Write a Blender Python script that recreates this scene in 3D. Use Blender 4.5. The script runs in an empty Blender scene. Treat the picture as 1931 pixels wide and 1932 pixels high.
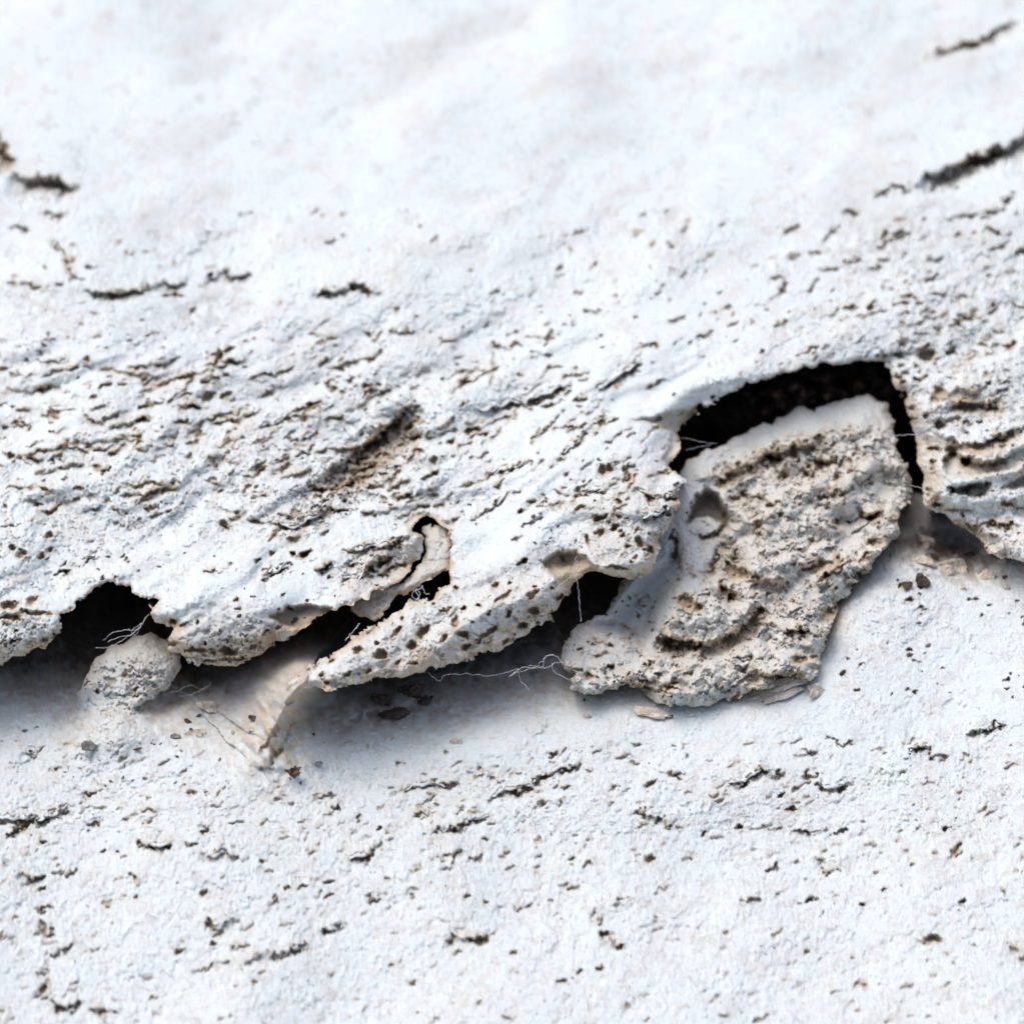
import bpy, math, random
import numpy as np

# ------------------------------------------------------------------ camera, sky, sun, exposure
# 1 Blender unit = 1 cm.  Bone frame: x to the right, y down the tilted bone, w out of it.
SC = bpy.context.scene
SC.unit_settings.system = 'METRIC'
SC.unit_settings.scale_length = 0.01
COL = SC.collection
ELEV = math.radians(38.0)
U = 12.0 / 1932.0                       # cm per drawing unit
DIST = 20 * 1932.0                      # camera distance in drawing units (long macro lens)
AX_T = np.array([0.0, math.sin(ELEV), math.cos(ELEV)])
AX_W = np.array([0.0, -math.cos(ELEV), math.sin(ELEV)])
ORI = np.array([0.0, 0.0, 10.0])

def to_world(x, y, w):
    x = np.asarray(x, float); y = np.asarray(y, float); w = np.asarray(w, float)
    s = (x - 966) * U; t = -(y - 966) * U; d = w * U
    out = np.empty(np.broadcast(s, t, d).shape + (3,))
    out[..., 0] = s + ORI[0]
    out[..., 1] = t * AX_T[1] + d * AX_W[1] + ORI[1]
    out[..., 2] = t * AX_T[2] + d * AX_W[2] + ORI[2]
    return out

cam = bpy.data.cameras.new('camera')
camo = bpy.data.objects.new('camera', cam)
COL.objects.link(camo)
camo.location = ORI + AX_W * DIST * U
camo.rotation_euler = (math.radians(90) - ELEV, 0, 0)
cam.sensor_width = 36.0
cam.lens = 36.0 * 20
cam.clip_start = 1.0
cam.clip_end = 2000.0
cam.dof.use_dof = True
cam.dof.focus_distance = (DIST - 20) * U
cam.dof.aperture_fstop = 0.30
SC.camera = camo

SUN_EL, SUN_AZ = math.radians(66), math.radians(-62)    # high, from behind the bone on the left
wd = bpy.data.worlds.new('World'); SC.world = wd; wd.use_nodes = True
nt = wd.node_tree; nt.nodes.clear()
sky = nt.nodes.new('ShaderNodeTexSky'); sky.sky_type = 'NISHITA'; sky.sun_disc = False
sky.sun_elevation = SUN_EL; sky.sun_rotation = SUN_AZ
sky.air_density = 1.0; sky.dust_density = 5.0; sky.ozone_density = 1.0
bg = nt.nodes.new('ShaderNodeBackground'); bg.inputs[1].default_value = 0.135
wo = nt.nodes.new('ShaderNodeOutputWorld')
nt.links.new(sky.outputs[0], bg.inputs[0]); nt.links.new(bg.outputs[0], wo.inputs[0])

sl = bpy.data.lights.new('sun', 'SUN'); sl.energy = 0.8; sl.angle = math.radians(75); sl.color = (1.0, 0.975, 0.95)
so = bpy.data.objects.new('sun', sl); COL.objects.link(so)
so.rotation_euler = (math.radians(90) - SUN_EL, 0, math.pi - SUN_AZ) # refined below
import mathutils
_d = mathutils.Vector((math.sin(SUN_AZ) * math.cos(SUN_EL), math.cos(SUN_AZ) * math.cos(SUN_EL), math.sin(SUN_EL)))
so.rotation_euler = _d.to_track_quat('Z', 'Y').to_euler()

SC.view_settings.view_transform = 'Standard'
SC.view_settings.look = 'None'
SC.view_settings.gamma = 1.0
SC.view_settings.exposure = 0.32

# ------------------------------------------------------------------ noise (periodic tiles, sampled bilinearly)
PX = 2.0
def tile(seed, lo, hi, n=1024, beta=1.0):
    r = np.random.default_rng(seed)
    f = np.fft.rfft2(r.standard_normal((n, n)))
    ky = np.fft.fftfreq(n)[:, None] / PX; kx = np.fft.rfftfreq(n)[None, :] / PX
    k = np.sqrt(kx * kx + ky * ky) + 1e-9
    a = (1 / k) ** beta * np.exp(-(k * lo) ** 4 * 0.7) * (1 - np.exp(-(k * hi) ** 4))
    z = np.fft.irfft2(f * a, s=(n, n))
    return ((z - z.mean()) / z.std()).astype(np.float32)

def samp(T, x, y):
    n = T.shape[0]
    fx = x / PX; fy = y / PX
    ix = np.floor(fx); iy = np.floor(fy)
    ax = (fx - ix).astype(np.float32); ay = (fy - iy).astype(np.float32)
    ix = ix.astype(np.int64) % n; iy = iy.astype(np.int64) % n
    jx = (ix + 1) % n; jy = (iy + 1) % n
    return (T[iy, ix] * (1 - ax) + T[iy, jx] * ax) * (1 - ay) + (T[jy, ix] * (1 - ax) + T[jy, jx] * ax) * ay

T_fine = tile(1, 4, 16, beta=0.8)
T_mid = tile(2, 12, 60)
T_big = tile(3, 60, 400, beta=1.2)
T_huge = tile(4, 250, 1200, beta=1.2)
T_w1 = tile(5, 10, 60)
T_w2 = tile(6, 10, 60)
T_edge = tile(9, 22, 110, beta=1.3)
T_cell = tile(7, 16, 34, beta=0.0)
T_cell2 = tile(8, 9, 18, beta=0.0)

def rot(x, y, deg):
    a = math.radians(deg); c, s = math.cos(a), math.sin(a)
    return x * c + y * s, -x * s + y * c

def sstep(a, b, v):
    t = np.clip((v - a) / (b - a), 0, 1)
    return t * t * (3 - 2 * t)

# ------------------------------------------------------------------ tracing: close-up views of the photo -> bone frame
def view(ox, oy, sc):
    return lambda pts: [((ox + p[0] * sc) / 1.9883, (oy + p[1] * sc) / 1.9883) + tuple(p[2:]) for p in pts]
k_ = 1300 / 1931
V1 = view(0, 1900, k_); V2 = view(1000, 1800, k_); V3 = view(2000, 1700, k_); V4 = view(2540, 1200, k_)
V5 = view(0, 1100, k_); V6 = view(1300, 1100, k_); V7 = view(0, 2700, k_); V8 = view(1300, 2700, k_)
V9 = view(2540, 2700, k_); V10 = view(0, 300, 1500 / 1931); V11 = view(2500, 0, 1340 / 1931); V12 = view(3240, 1300, 600 / 1159)

def upper_base(x, y):
    x = np.asarray(x, float); y = np.asarray(y, float)
    w = 1.25 * (y - 1230) + 110
    w = w - 0.00010 * np.clip(900 - y, 0, 2500) ** 2
    return w
def lower_base(x, y):
    y = np.asarray(y, float)
    return 1.1 * (y - 1390) + 22
def onto(pts, base):
    """image trace -> sheet coordinates (undo the lens perspective at the sheet's own distance)"""
    out = []
    for p in pts:
        x, y = p[0], p[1]
        for _ in range(3):
            f = 1 - float(base(x, y)) / DIST
            x = 966 + (p[0] - 966) * f; y = 966 + (p[1] - 966) * f
        out.append((x, y) + tuple(p[2:]))
    return out

# ------------------------------------------------------------------ polygon helpers
def inside(poly, X, Y):
    P = np.asarray([(p[0], p[1]) for p in poly]); m = np.zeros(X.shape, bool)
    n = len(P)
    for i in range(n):
        x0, y0 = P[i]; x1, y1 = P[(i + 1) % n]
        if y0 == y1: continue
        c = ((y0 > Y) != (y1 > Y))
        m ^= c & (X < (x1 - x0) * (Y - y0) / (y1 - y0) + x0)
    return m

def pdist(pts, X, Y, closed=False):
    """distance to a polyline, side (+ above), parameter along 0..1, interpolated third value"""
    P = np.asarray([(p[0], p[1]) for p in pts], float)
    R = np.asarray([p[2] if len(p) > 2 else 0.0 for p in pts], float)
    if closed: P = np.vstack([P, P[:1]]); R = np.append(R, R[0])
    seg = np.hypot(*(P[1:] - P[:-1]).T); cum = np.concatenate([[0], np.cumsum(seg)]); L = cum[-1]
    best = np.full(X.shape, 1e18); side = np.zeros(X.shape); par = np.zeros(X.shape); rv = np.zeros(X.shape)
    for i in range(len(P) - 1):
        dx, dy = P[i + 1] - P[i]; l2 = dx * dx + dy * dy + 1e-12
        t = np.clip(((X - P[i, 0]) * dx + (Y - P[i, 1]) * dy) / l2, 0, 1)
        ex = X - P[i, 0] - t * dx; ey = Y - P[i, 1] - t * dy
        d2 = ex * ex + ey * ey
        b = d2 < best
        best = np.where(b, d2, best)
        side = np.where(b, np.sign(dy * ex - dx * ey), side)
        par = np.where(b, (cum[i] + t * seg[i]) / L, par)
        rv = np.where(b, R[i] * (1 - t) + R[i + 1] * t, rv)
    return np.sqrt(best), side, par, rv

class Grid:
    """a relief sheet: plan coordinates, height, colour weights"""
    def __init__(s, xs, ys):
        s.xs = np.asarray(xs, float); s.ys = np.asarray(ys, float)
        s.X, s.Y = np.meshgrid(s.xs, s.ys)
        sh = s.X.shape
        s.h = np.zeros(sh); s.tan = np.zeros(sh); s.dirt = np.zeros(sh); s.grey = np.zeros(sh); s.pink = np.zeros(sh)
        s.wx = 3.0 * samp(T_w1, s.X, s.Y) + 1.3 * samp(T_fine, s.X + 300, s.Y)
        s.wy = 3.0 * samp(T_w2, s.X, s.Y) + 1.3 * samp(T_fine, s.X, s.Y + 300)
    def win(s, x0, x1, y0, y1):
        a, b = np.searchsorted(s.xs, (x0, x1)); c, d = np.searchsorted(s.ys, (y0, y1))
        return (slice(c, d), slice(a, b)) if d > c and b > a else None
    def outline(s, poly, step=8.0):
        """signed distance (inside +) and roll radius, on a coarse grid then refined near the line"""
        x0, x1, y0, y1 = s.xs[0], s.xs[-1], s.ys[0], s.ys[-1]
        cx = np.arange(x0, x1 + step, step); cy = np.arange(y0, y1 + step, step)
        CX, CY = np.meshgrid(cx, cy)
        d, _, _, r = pdist(poly, CX, CY, True)
        for _ in range(6):
            q = np.pad(r, 1, mode='edge'); r = (q[:-2, 1:-1] + q[2:, 1:-1] + q[1:-1, :-2] + q[1:-1, 2:] + q[1:-1, 1:-1]) / 5
        d = np.where(inside(poly, CX, CY), d, -d)
        def up(a, X, Y):
            fx = np.clip((X - x0) / step, 0, len(cx) - 1.001); fy = np.clip((Y - y0) / step, 0, len(cy) - 1.001)
            ix = fx.astype(int); iy = fy.astype(int); ax = fx - ix; ay = fy - iy
            return (a[iy, ix] * (1 - ax) + a[iy, ix + 1] * ax) * (1 - ay) + (a[iy + 1, ix] * (1 - ax) + a[iy + 1, ix + 1] * ax) * ay
        jg = 0.2 + 0.6 * sstep(0.0, 1.0, samp(T_big, s.X * 2 + 40, s.Y * 2)); ox = 3.2 * samp(T_edge, s.X, s.Y) + jg * s.wx; oy = 3.2 * samp(T_edge, s.X + 900, s.Y + 500) + jg * s.wy
        Xw = s.X + ox; Yw = s.Y + oy
        s.sd = up(d, Xw, Yw); s.R = up(r, s.X, s.Y)
        near = np.abs(s.sd) < 14
        dd, _, _, _ = pdist(poly, Xw[near], Yw[near], True)
        s.sd[near] = np.where(inside(poly, Xw[near], Yw[near]), dd, -dd)
    # -- stamps
    def ledge(s, pts, A=6, B=20, M=7, LA=18, ramp=3, tan=0.8, jag=1.0, dirt=0.0):
        P = np.asarray([(p[0], p[1]) for p in pts]); m = 4 * max(M, 8) + LA
        w = s.win(P[:, 0].min() - m, P[:, 0].max() + m, P[:, 1].min() - m, P[:, 1].max() + m)
        if w is None: return
        X = s.X[w] + s.wx[w] * jag; Y = s.Y[w] + s.wy[w] * jag
        d, sg, t, _ = pdist(pts, X, Y)
        f = np.clip(np.minimum(t, 1 - t) * 6, 0, 1); f = f * (np.clip(0.75 + 0.4 * samp(T_mid, X * 1.0 + 77, Y), 0.25, 1.3) if M < 15 else np.clip(0.85 + 0.25 * samp(T_edge, X * .6 + 77, Y * .6), 0.4, 1.2))
        # end caps: distance beyond the tips fades out
        e = np.minimum(np.hypot(X - P[0, 0], Y - P[0, 1]), np.hypot(X - P[-1, 0], Y - P[-1, 1]))
        sdv = d * sg
        up = np.exp(-np.clip(sdv, 0, None) / LA)
        lo = np.exp(-(np.clip(-sdv - ramp, 0, None) / M) ** 2)
        z = np.where(sdv > 0, A * up, np.where(sdv > -ramp, A + (A + B) * sdv / ramp, -B * lo))
        s.h[w] += f * z
        s.tan[w] += f * tan * np.where(sdv > 0, np.exp(-sdv / 3.5), np.exp(-(np.clip(-sdv - ramp, 0, None) / (M * 0.7)) ** 2))
        s.dirt[w] += f * dirt * np.where(sdv > 0, 0, lo)  # brown under the step: dirt plus groove shade put into the colour
    def pore(s, x, y, a, b=None, ang=-25, D=None, tan=0.9, dirt=0.35, rim=1.5, wob=0.5):
        b = b or a * 0.8; D = D or 3.2 * min(a, b) + 7
        m = max(a, b) * 1.9 + 4
        w = s.win(x - m, x + m, y - m, y + m)
        if w is None: return
        X = s.X[w] + s.wx[w] * wob - x; Y = s.Y[w] + s.wy[w] * wob - y
        u, v = rot(X, Y, ang)
        r = np.sqrt((u / a) ** 2 + (v / b) ** 2)
        q = sstep(1.12, 0.6, r)
        s.h[w] += -D * q + rim * np.exp(-((r - 1.25) / 0.25) ** 2)
        s.tan[w] += tan * np.maximum(q, 0.55 * np.exp(-((r - 1.1) / 0.22) ** 2))
        s.dirt[w] += dirt * sstep(0.8, 0.3, r)  # pore floors browned: dirt, with the pit's shade painted in
    def recess(s, poly, D, soft=8, tan=0.5, dirt=0.0, rough=0.0, jag=1.0, scoop=0.0):
        P = np.asarray([(p[0], p[1]) for p in poly])
        w = s.win(P[:, 0].min() - soft, P[:, 0].max() + soft, P[:, 1].min() - soft, P[:, 1].max() + soft)
        if w is None: return
        X = s.X[w] + s.wx[w] * jag; Y = s.Y[w] + s.wy[w] * jag
        d, _, _, _ = pdist(poly, X, Y, True); d = np.where(inside(poly, X, Y), d, -d)
        q = sstep(-1.0, soft, d)
        if scoop:
            ym = np.clip((Y + 0.3 * X - (P[:, 1] + 0.3 * P[:, 0]).min()) / np.ptp(P[:, 1] + 0.3 * P[:, 0]), 0, 1); q = q * (1 - scoop * ym)
        s.h[w] += -D * q + rough * q * samp(T_cell, X, Y)
        s.tan[w] += tan * np.maximum(q, np.exp(-(d / 3) ** 2) * 0.6); s.dirt[w] += dirt * q  # recess floor darkened by colour: dirt and shade together
    def strut(s, pts, hgt, wd):
        P = np.asarray([(p[0], p[1]) for p in pts]); w = s.win(P[:, 0].min() - 4 * wd, P[:, 0].max() + 4 * wd, P[:, 1].min() - 4 * wd, P[:, 1].max() + 4 * wd)
        if w is None: return
        d, _, _, _ = pdist(pts, s.X[w] + 0.4 * s.wx[w], s.Y[w] + 0.4 * s.wy[w]); q = np.exp(-(d / wd) ** 2)
        s.h[w] = s.h[w] * (1 - 0.75 * q) + hgt * q + 0.75 * q * (s.h0[w] if hasattr(s, 'h0') else 0); s.tan[w] *= 1 - 0.8 * q; s.dirt[w] *= 1 - q
    def bump(s, x, y, sx, sy, amp, ang=0):
        u, v = rot(s.X - x, s.Y - y, ang)
        s.h += amp * np.exp(-(u / sx) ** 2 - (v / sy) ** 2)
    def blob(s, arr, x, y, sx, sy, ang=0):
        u, v = rot(s.X - x, s.Y - y, ang)
        return np.exp(-((u / sx) ** 2 + (v / sy) ** 2) ** 2)
    def grain(s, ang, amp=1.0, calm=0.0):
        """weathered, flaky skin: fine fibres along the grain, sawtooth flakes, speckle"""
        X = s.X + 2 * s.wx; Y = s.Y + 2 * s.wy
        u, v = rot(X, Y, ang)
        fib = samp(T_fine, u * 0.4, v * 1.1)
        n1 = samp(T_mid, u * 0.45 + 500, v)
        q = n1 * 1.6 + v / 26.0
        saw = q - np.floor(q)                                       # rises toward the viewer, then drops
        saw = np.where(saw < 0.86, saw / 0.86, (1 - saw) / 0.14)
        patch = sstep(-0.1, 1.1, samp(T_big, s.X + 900, s.Y + 100)) * (1 - calm); amp = amp * (1 - 0.6 * calm)
        s.h += amp * (0.55 * fib + 1.7 * samp(T_mid, u * 0.33, v * 1.35) + 2.2 * patch * saw + 0.25 * samp(T_fine, X, Y))
        s.h += amp * 5 * samp(T_big, u * 0.7, v) 
        s.tan += 0.2 * patch * sstep(0.84, 0.95, q - np.floor(q)) + 0.22 * np.clip(samp(T_fine, u * 0.3 + 60, v) - 0.8, 0, 1.5) * sstep(-.8, .8, samp(T_big, X + 333, Y))
        s.pink += np.clip(0.45 * samp(T_mid, u * 0.4 + 50, v + 700) * 0.5 + 0.12 * samp(T_big, X, Y + 400), 0, 1) * 0.55
        s.grey += np.clip(samp(T_mid, u * 0.5 + 850, v + 210) - 1.0, 0, 1) * 0.4 + np.clip(samp(T_fine, u * 0.3 + 560, v + 90) - 1.0, 0, 1) * 0.3
    def sponge(s, m, d1=14, d2=7, tan=0.5):
        """spongy bone where the weight map m is > 0: smooth struts round scattered hollows"""
        X = s.X + 1.2 * s.wx; Y = s.Y + 1.2 * s.wy
        c1 = sstep(0.75, 1.35, samp(T_cell, *rot(X * 0.7, Y * 1.1, -25)))
        c2 = sstep(0.95, 1.5, samp(T_cell2, X * 0.9, Y * 1.1))
        s.h += m * (-d1 * c1 - d2 * c2 + 2.6 * samp(T_mid, X * 0.8 + 40, Y * 0.9) + 0.5 * samp(T_fine, X + 91, Y + 19))
        s.tan += m * tan * np.clip(1.0 * c1 + 0.7 * c2 + 0.15, 0, 1); s.dirt += 0.22 * m * c1  # hollows browned, as dirt and as painted shade
    def scales(s, m, size, amp, ang=-22, seed=0, tan=0.6, sharp=0.1):
        """overlapping broken layers: each rises toward the viewer and ends in a ragged step"""
        X = s.X + 0.8 * s.wx; Y = s.Y + 0.8 * s.wy
        u, v = rot(X, Y, ang)
        k = 40.0 / size
        q = v / size + 0.95 * samp(T_big, u * k * 2.4 + 311 * seed, v * k * 2.4) + 0.16 * samp(T_mid, u + 77 * seed, v)
        f = q - np.floor(q)
        st = np.where(f < 1 - sharp, f / (1 - sharp), (1 - f) / sharp)
        on = m * sstep(-0.4, 0.7, samp(T_mid, u * 0.5 + 130 * seed + 40, v * 0.8))
        s.h += amp * on * (st - 0.5)
        s.tan += tan * on * (sstep(1 - sharp * 1.3, 1 - sharp * 0.4, f) + 0.5 * sstep(0.12, 0.0, f))

# ------------------------------------------------------------------ materials
def bone_material(name, scale=1.0):
    m = bpy.data.materials.new(name); m.use_nodes = True
    t = m.node_tree; n = t.nodes; l = t.links; bs = n['Principled BSDF']
    at = n.new('ShaderNodeAttribute'); at.attribute_name = 'tint'
    tc = n.new('ShaderNodeTexCoord')
    mp = n.new('ShaderNodeMapping'); mp.inputs['Rotation'].default_value = (0, 0.45, 0); mp.inputs['Scale'].default_value = (0.32, 1.25, 1.3)
    l.new(tc.outputs['Object'], mp.inputs[0])
    def noise(sc, det, rough=0.6):
        x = n.new('ShaderNodeTexNoise'); x.inputs['Scale'].default_value = sc; x.inputs['Detail'].default_value = det
        x.inputs['Roughness'].default_value = rough; l.new(mp.outputs[0], x.inputs['Vector']); return x
    n1 = noise(26, 5); n2 = noise(9, 4); n3 = noise(60, 3)
    rp = n.new('ShaderNodeValToRGB'); e = rp.color_ramp.elements
    e[0].position = 0.28; e[0].color = (0.87, 0.85, 0.83, 1); e[1].position = 0.50; e[1].color = (1, 1, 1, 1)
    l.new(n1.outputs['Fac'], rp.inputs[0])
    mx = n.new('ShaderNodeMix'); mx.data_type = 'RGBA'; mx.blend_type = 'MULTIPLY'; mx.inputs['Factor'].default_value = 0.9
    l.new(at.outputs['Color'], mx.inputs['A']); l.new(rp.outputs[0], mx.inputs['B'])
    rp2 = n.new('ShaderNodeValToRGB'); e = rp2.color_ramp.elements
    e[0].position = 0.62; e[0].color = (1, 1, 1, 1); e[1].position = 0.74; e[1].color = (0.80, 0.70, 0.62, 1)
    l.new(n2.outputs['Fac'], rp2.inputs[0])
    m2 = n.new('ShaderNodeMix'); m2.data_type = 'RGBA'; m2.blend_type = 'MULTIPLY'; m2.inputs['Factor'].default_value = 0.6
    l.new(mx.outputs['Result'], m2.inputs['A']); l.new(rp2.outputs[0], m2.inputs['B'])
    l.new(m2.outputs['Result'], bs.inputs['Base Color'])
    bs.inputs['Roughness'].default_value = 0.85
    bs.inputs['Specular IOR Level'].default_value = 0.25
    ad = n.new('ShaderNodeMath'); ad.operation = 'ADD'; l.new(n1.outputs['Fac'], ad.inputs[0]); l.new(n3.outputs['Fac'], ad.inputs[1])
    bp = n.new('ShaderNodeBump'); bp.inputs['Strength'].default_value = 0.25; bp.inputs['Distance'].default_value = 0.012 * scale
    l.new(ad.outputs[0], bp.inputs['Height']); l.new(bp.outputs[0], bs.inputs['Normal'])
    return m

def plain_material(name, c1, c2, sc, rough=0.9, bump=0.05, bs_=0.6):
    m = bpy.data.materials.new(name); m.use_nodes = True
    t = m.node_tree; n = t.nodes; l = t.links; bs = n['Principled BSDF']
    tc = n.new('ShaderNodeTexCoord'); x = n.new('ShaderNodeTexNoise'); x.inputs['Scale'].default_value = sc; x.inputs['Detail'].default_value = 6
    l.new(tc.outputs['Object'], x.inputs['Vector'])
    r = n.new('ShaderNodeValToRGB'); e = r.color_ramp.elements
    e[0].position = 0.35; e[0].color = c1 + (1,); e[1].position = 0.65; e[1].color = c2 + (1,)
    l.new(x.outputs['Fac'], r.inputs[0]); l.new(r.outputs[0], bs.inputs['Base Color'])
    bs.inputs['Roughness'].default_value = rough; bs.inputs['Specular IOR Level'].default_value = 0.2
    b = n.new('ShaderNodeBump'); b.inputs['Strength'].default_value = bs_; b.inputs['Distance'].default_value = bump
    l.new(x.outputs['Fac'], b.inputs['Height']); l.new(b.outputs[0], bs.inputs['Normal'])
    return m

M_bone = bone_material('weathered_bone')
M_backing = plain_material('dark_soil_backing', (0.018, 0.013, 0.010), (0.14, 0.10, 0.075), 5, 1.0, 0.2)  # near-black, added to keep the crack dark; soil shows only in the slot
M_clod = plain_material('soil_clod', (0.05, 0.037, 0.028), (0.17, 0.125, 0.095), 9, 1.0, 0.05)
M_grey = plain_material('grey_grit', (0.16, 0.15, 0.14), (0.34, 0.33, 0.31), 14)
M_brown = plain_material('brown_grit', (0.07, 0.040, 0.028), (0.20, 0.125, 0.095), 16)
M_chip = plain_material('bone_chip', (0.46, 0.38, 0.29), (0.74, 0.69, 0.62), 10)
M_silk = bpy.data.materials.new('spider_silk'); M_silk.use_nodes = True
_b = M_silk.node_tree.nodes['Principled BSDF']; _n = M_silk.node_tree.nodes.new('ShaderNodeTexNoise'); _n.inputs['Scale'].default_value = 8
_r = M_silk.node_tree.nodes.new('ShaderNodeValToRGB'); _r.color_ramp.elements[0].color = (0.55, 0.58, 0.62, 1); _r.color_ramp.elements[1].color = (0.85, 0.87, 0.9, 1)
M_silk.node_tree.links.new(_n.outputs['Fac'], _r.inputs[0]); M_silk.node_tree.links.new(_r.outputs[0], _b.inputs['Base Color'])
_b.inputs['Roughness'].default_value = 0.25

WHITE = np.array([0.708, 0.780, 0.785]); TAN = np.array([0.53, 0.425, 0.30]); DIRT_SHADE = np.array([0.17, 0.115, 0.075])  # last one: dirt brown that also paints shade in pits and grooves
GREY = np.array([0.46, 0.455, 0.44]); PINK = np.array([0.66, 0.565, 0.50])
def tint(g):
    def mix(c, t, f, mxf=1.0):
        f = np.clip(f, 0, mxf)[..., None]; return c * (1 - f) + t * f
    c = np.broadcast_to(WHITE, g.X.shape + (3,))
    c = mix(c, PINK, g.pink, 0.6); c = mix(c, GREY, g.grey, 0.8); c = mix(c, TAN, g.tan, 0.95); c = mix(c, DIRT_SHADE, g.dirt, 0.92)
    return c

# ------------------------------------------------------------------ object helpers
def tag(o, label=None, cat=None, group=None, kind=None):
    for k, v in (('label', label), ('category', cat), ('group', group), ('kind', kind)):
        if v: o[k] = v
    return o
def mesh_obj(name, V, F, mat, parent=None, colors=None, smooth=True):
    me = bpy.data.meshes.new(name)
    F = np.asarray(F, np.int32); k = F.shape[1]
    me.vertices.add(len(V)); me.vertices.foreach_set('co', np.asarray(V, np.float32).ravel())
    me.loops.add(F.size); me.loops.foreach_set('vertex_index', F.ravel())
    me.polygons.add(len(F)); me.polygons.foreach_set('loop_start', np.arange(len(F), dtype=np.int32) * k)
    me.polygons.foreach_set('use_smooth', np.full(len(F), smooth))
    me.update(calc_edges=True)
    if colors is not None:
        a = me.color_attributes.new('tint', 'FLOAT_COLOR', 'POINT')
        c = np.ones((len(V), 4), np.float32); c[:, :3] = colors; a.data.foreach_set('color', c.ravel())
    me.materials.append(mat)
    o = bpy.data.objects.new(name, me); COL.objects.link(o)
    if parent is not None: o.parent = parent
    return o
def empty(name, x, y, w):
    o = bpy.data.objects.new(name, None); o.empty_display_size = 0.3; COL.objects.link(o)
    o.location = to_world(x, y, w); return o

def build_sheet(g, w, keep_extra=None, parts=None, part_id=None, root=None, mat=None, back=(10, 34, 90, 200), inw=(0.5, 2, 4, 6)):
    """relief sheet -> meshes; outline snapped to the traced edge, rim turned back into the crack"""
    X, Y = g.X.copy(), g.Y.copy()
    gy, gx = np.gradient(g.sd, g.ys, g.xs)
    gl = np.hypot(gx, gy) + 1e-6; gx /= gl; gy /= gl
    sn = np.abs(g.sd) < 1.3
    X[sn] -= (g.sd * gx)[sn]; Y[sn] -= (g.sd * gy)[sn]
    kv = g.sd > -1.3
    if keep_extra is not None: kv &= keep_extra
    K = kv[:-1, :-1] & kv[:-1, 1:] & kv[1:, :-1] & kv[1:, 1:]
    ny, nx = g.X.shape; N = nx * ny
    idx = np.arange(N).reshape(ny, nx)
    pid = np.zeros(K.shape, int) if part_id is None else part_id[:-1, :-1]
    C = tint(g)
    P0 = to_world(X, Y, w).reshape(-1, 3); Cf = C.reshape(-1, 3)
    # boundary edges
    Kp = np.pad(K, 1)
    E = []
    for (a, b, nb) in (((0, 0), (0, 1), Kp[:-2, 1:-1]), ((0, 1), (1, 1), Kp[1:-1, 2:]), ((1, 1), (1, 0), Kp[2:, 1:-1]), ((1, 0), (0, 0), Kp[1:-1, :-2])):
        bm = K & ~nb
        i, j = np.nonzero(bm)
        E.append(np.stack([idx[i + a[0], j + a[1]], idx[i + b[0], j + b[1]], pid[i, j]], 1))
    E = np.concatenate(E)
    made = []
    for k, (name, lab) in enumerate(parts or [('bone', None)]):
        i, j = np.nonzero(K & (pid == k))
        if len(i) == 0: continue
        F = np.stack([idx[i, j], idx[i + 1, j], idx[i + 1, j + 1], idx[i, j + 1]], 1)
        e = E[E[:, 2] == k]
        used = np.zeros(N, bool); used[F.ravel()] = True
        mp = np.cumsum(used) - 1
        V = [P0[used]]; Cc = [Cf[used]]; F = mp[F]; nv = used.sum(); FF = [F]
        if len(e):
            bv = np.unique(e[:, :2]); loc = np.full(N, -1); loc[bv] = np.arange(len(bv))
            prev = mp
            xf, yf, wf = X.ravel()[bv], Y.ravel()[bv], np.asarray(w).ravel()[bv]
            gxf, gyf = gx.ravel()[bv], gy.ravel()[bv]
            a_, b_ = mp[e[:, 0]], mp[e[:, 1]]
            nz = samp(T_mid, xf * 2, yf * 2)
            for q, (bk, iw) in enumerate(zip(back, inw)):
                xr = xf + gxf * iw + nz * 2 * (q > 0); yr = yf + gyf * iw + nz * 2 * (q > 0)
                V.append(to_world(xr, yr, wf - bk * (1 + 0.12 * nz)))
                cc = Cf[bv] * (0.35 if q == 0 else 0.0) + TAN * (0.65 if q == 0 else 1.0)
                Cc.append(cc)
                a2, b2 = nv + loc[e[:, 0]], nv + loc[e[:, 1]]
                FF.append(np.stack([b_, b2, a2, a_][::-1], 1)); a_, b_ = a2, b2; nv += len(bv)
        o = mesh_obj(name, np.concatenate(V), np.concatenate(FF), mat or M_bone, root, np.concatenate(Cc))
        if root is not None: o.matrix_parent_inverse = root.matrix_world.inverted() if False else mathutils.Matrix.Translation(root.location).inverted()
        if lab: o['label'] = lab
        made.append(o)
    return made

def axis(a, b, fine, c0, c1, n=18):
    """fine between c0 and c1, growing steps out to a and b"""
    mid = np.arange(c0, c1 + fine * 0.5, fine)
    lo = c0 - (c0 - a) * np.linspace(1, 0, n, endpoint=False) ** 1.8 if a < c0 else np.array([])
    hi = c1 + (b - c1) * np.linspace(0, 1, n + 1)[1:] ** 1.8 if b > c1 else np.array([])
    hi = hi[hi > mid[-1] + 0.5 * fine] if len(hi) else hi
    return np.concatenate([lo, mid, hi])

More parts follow.
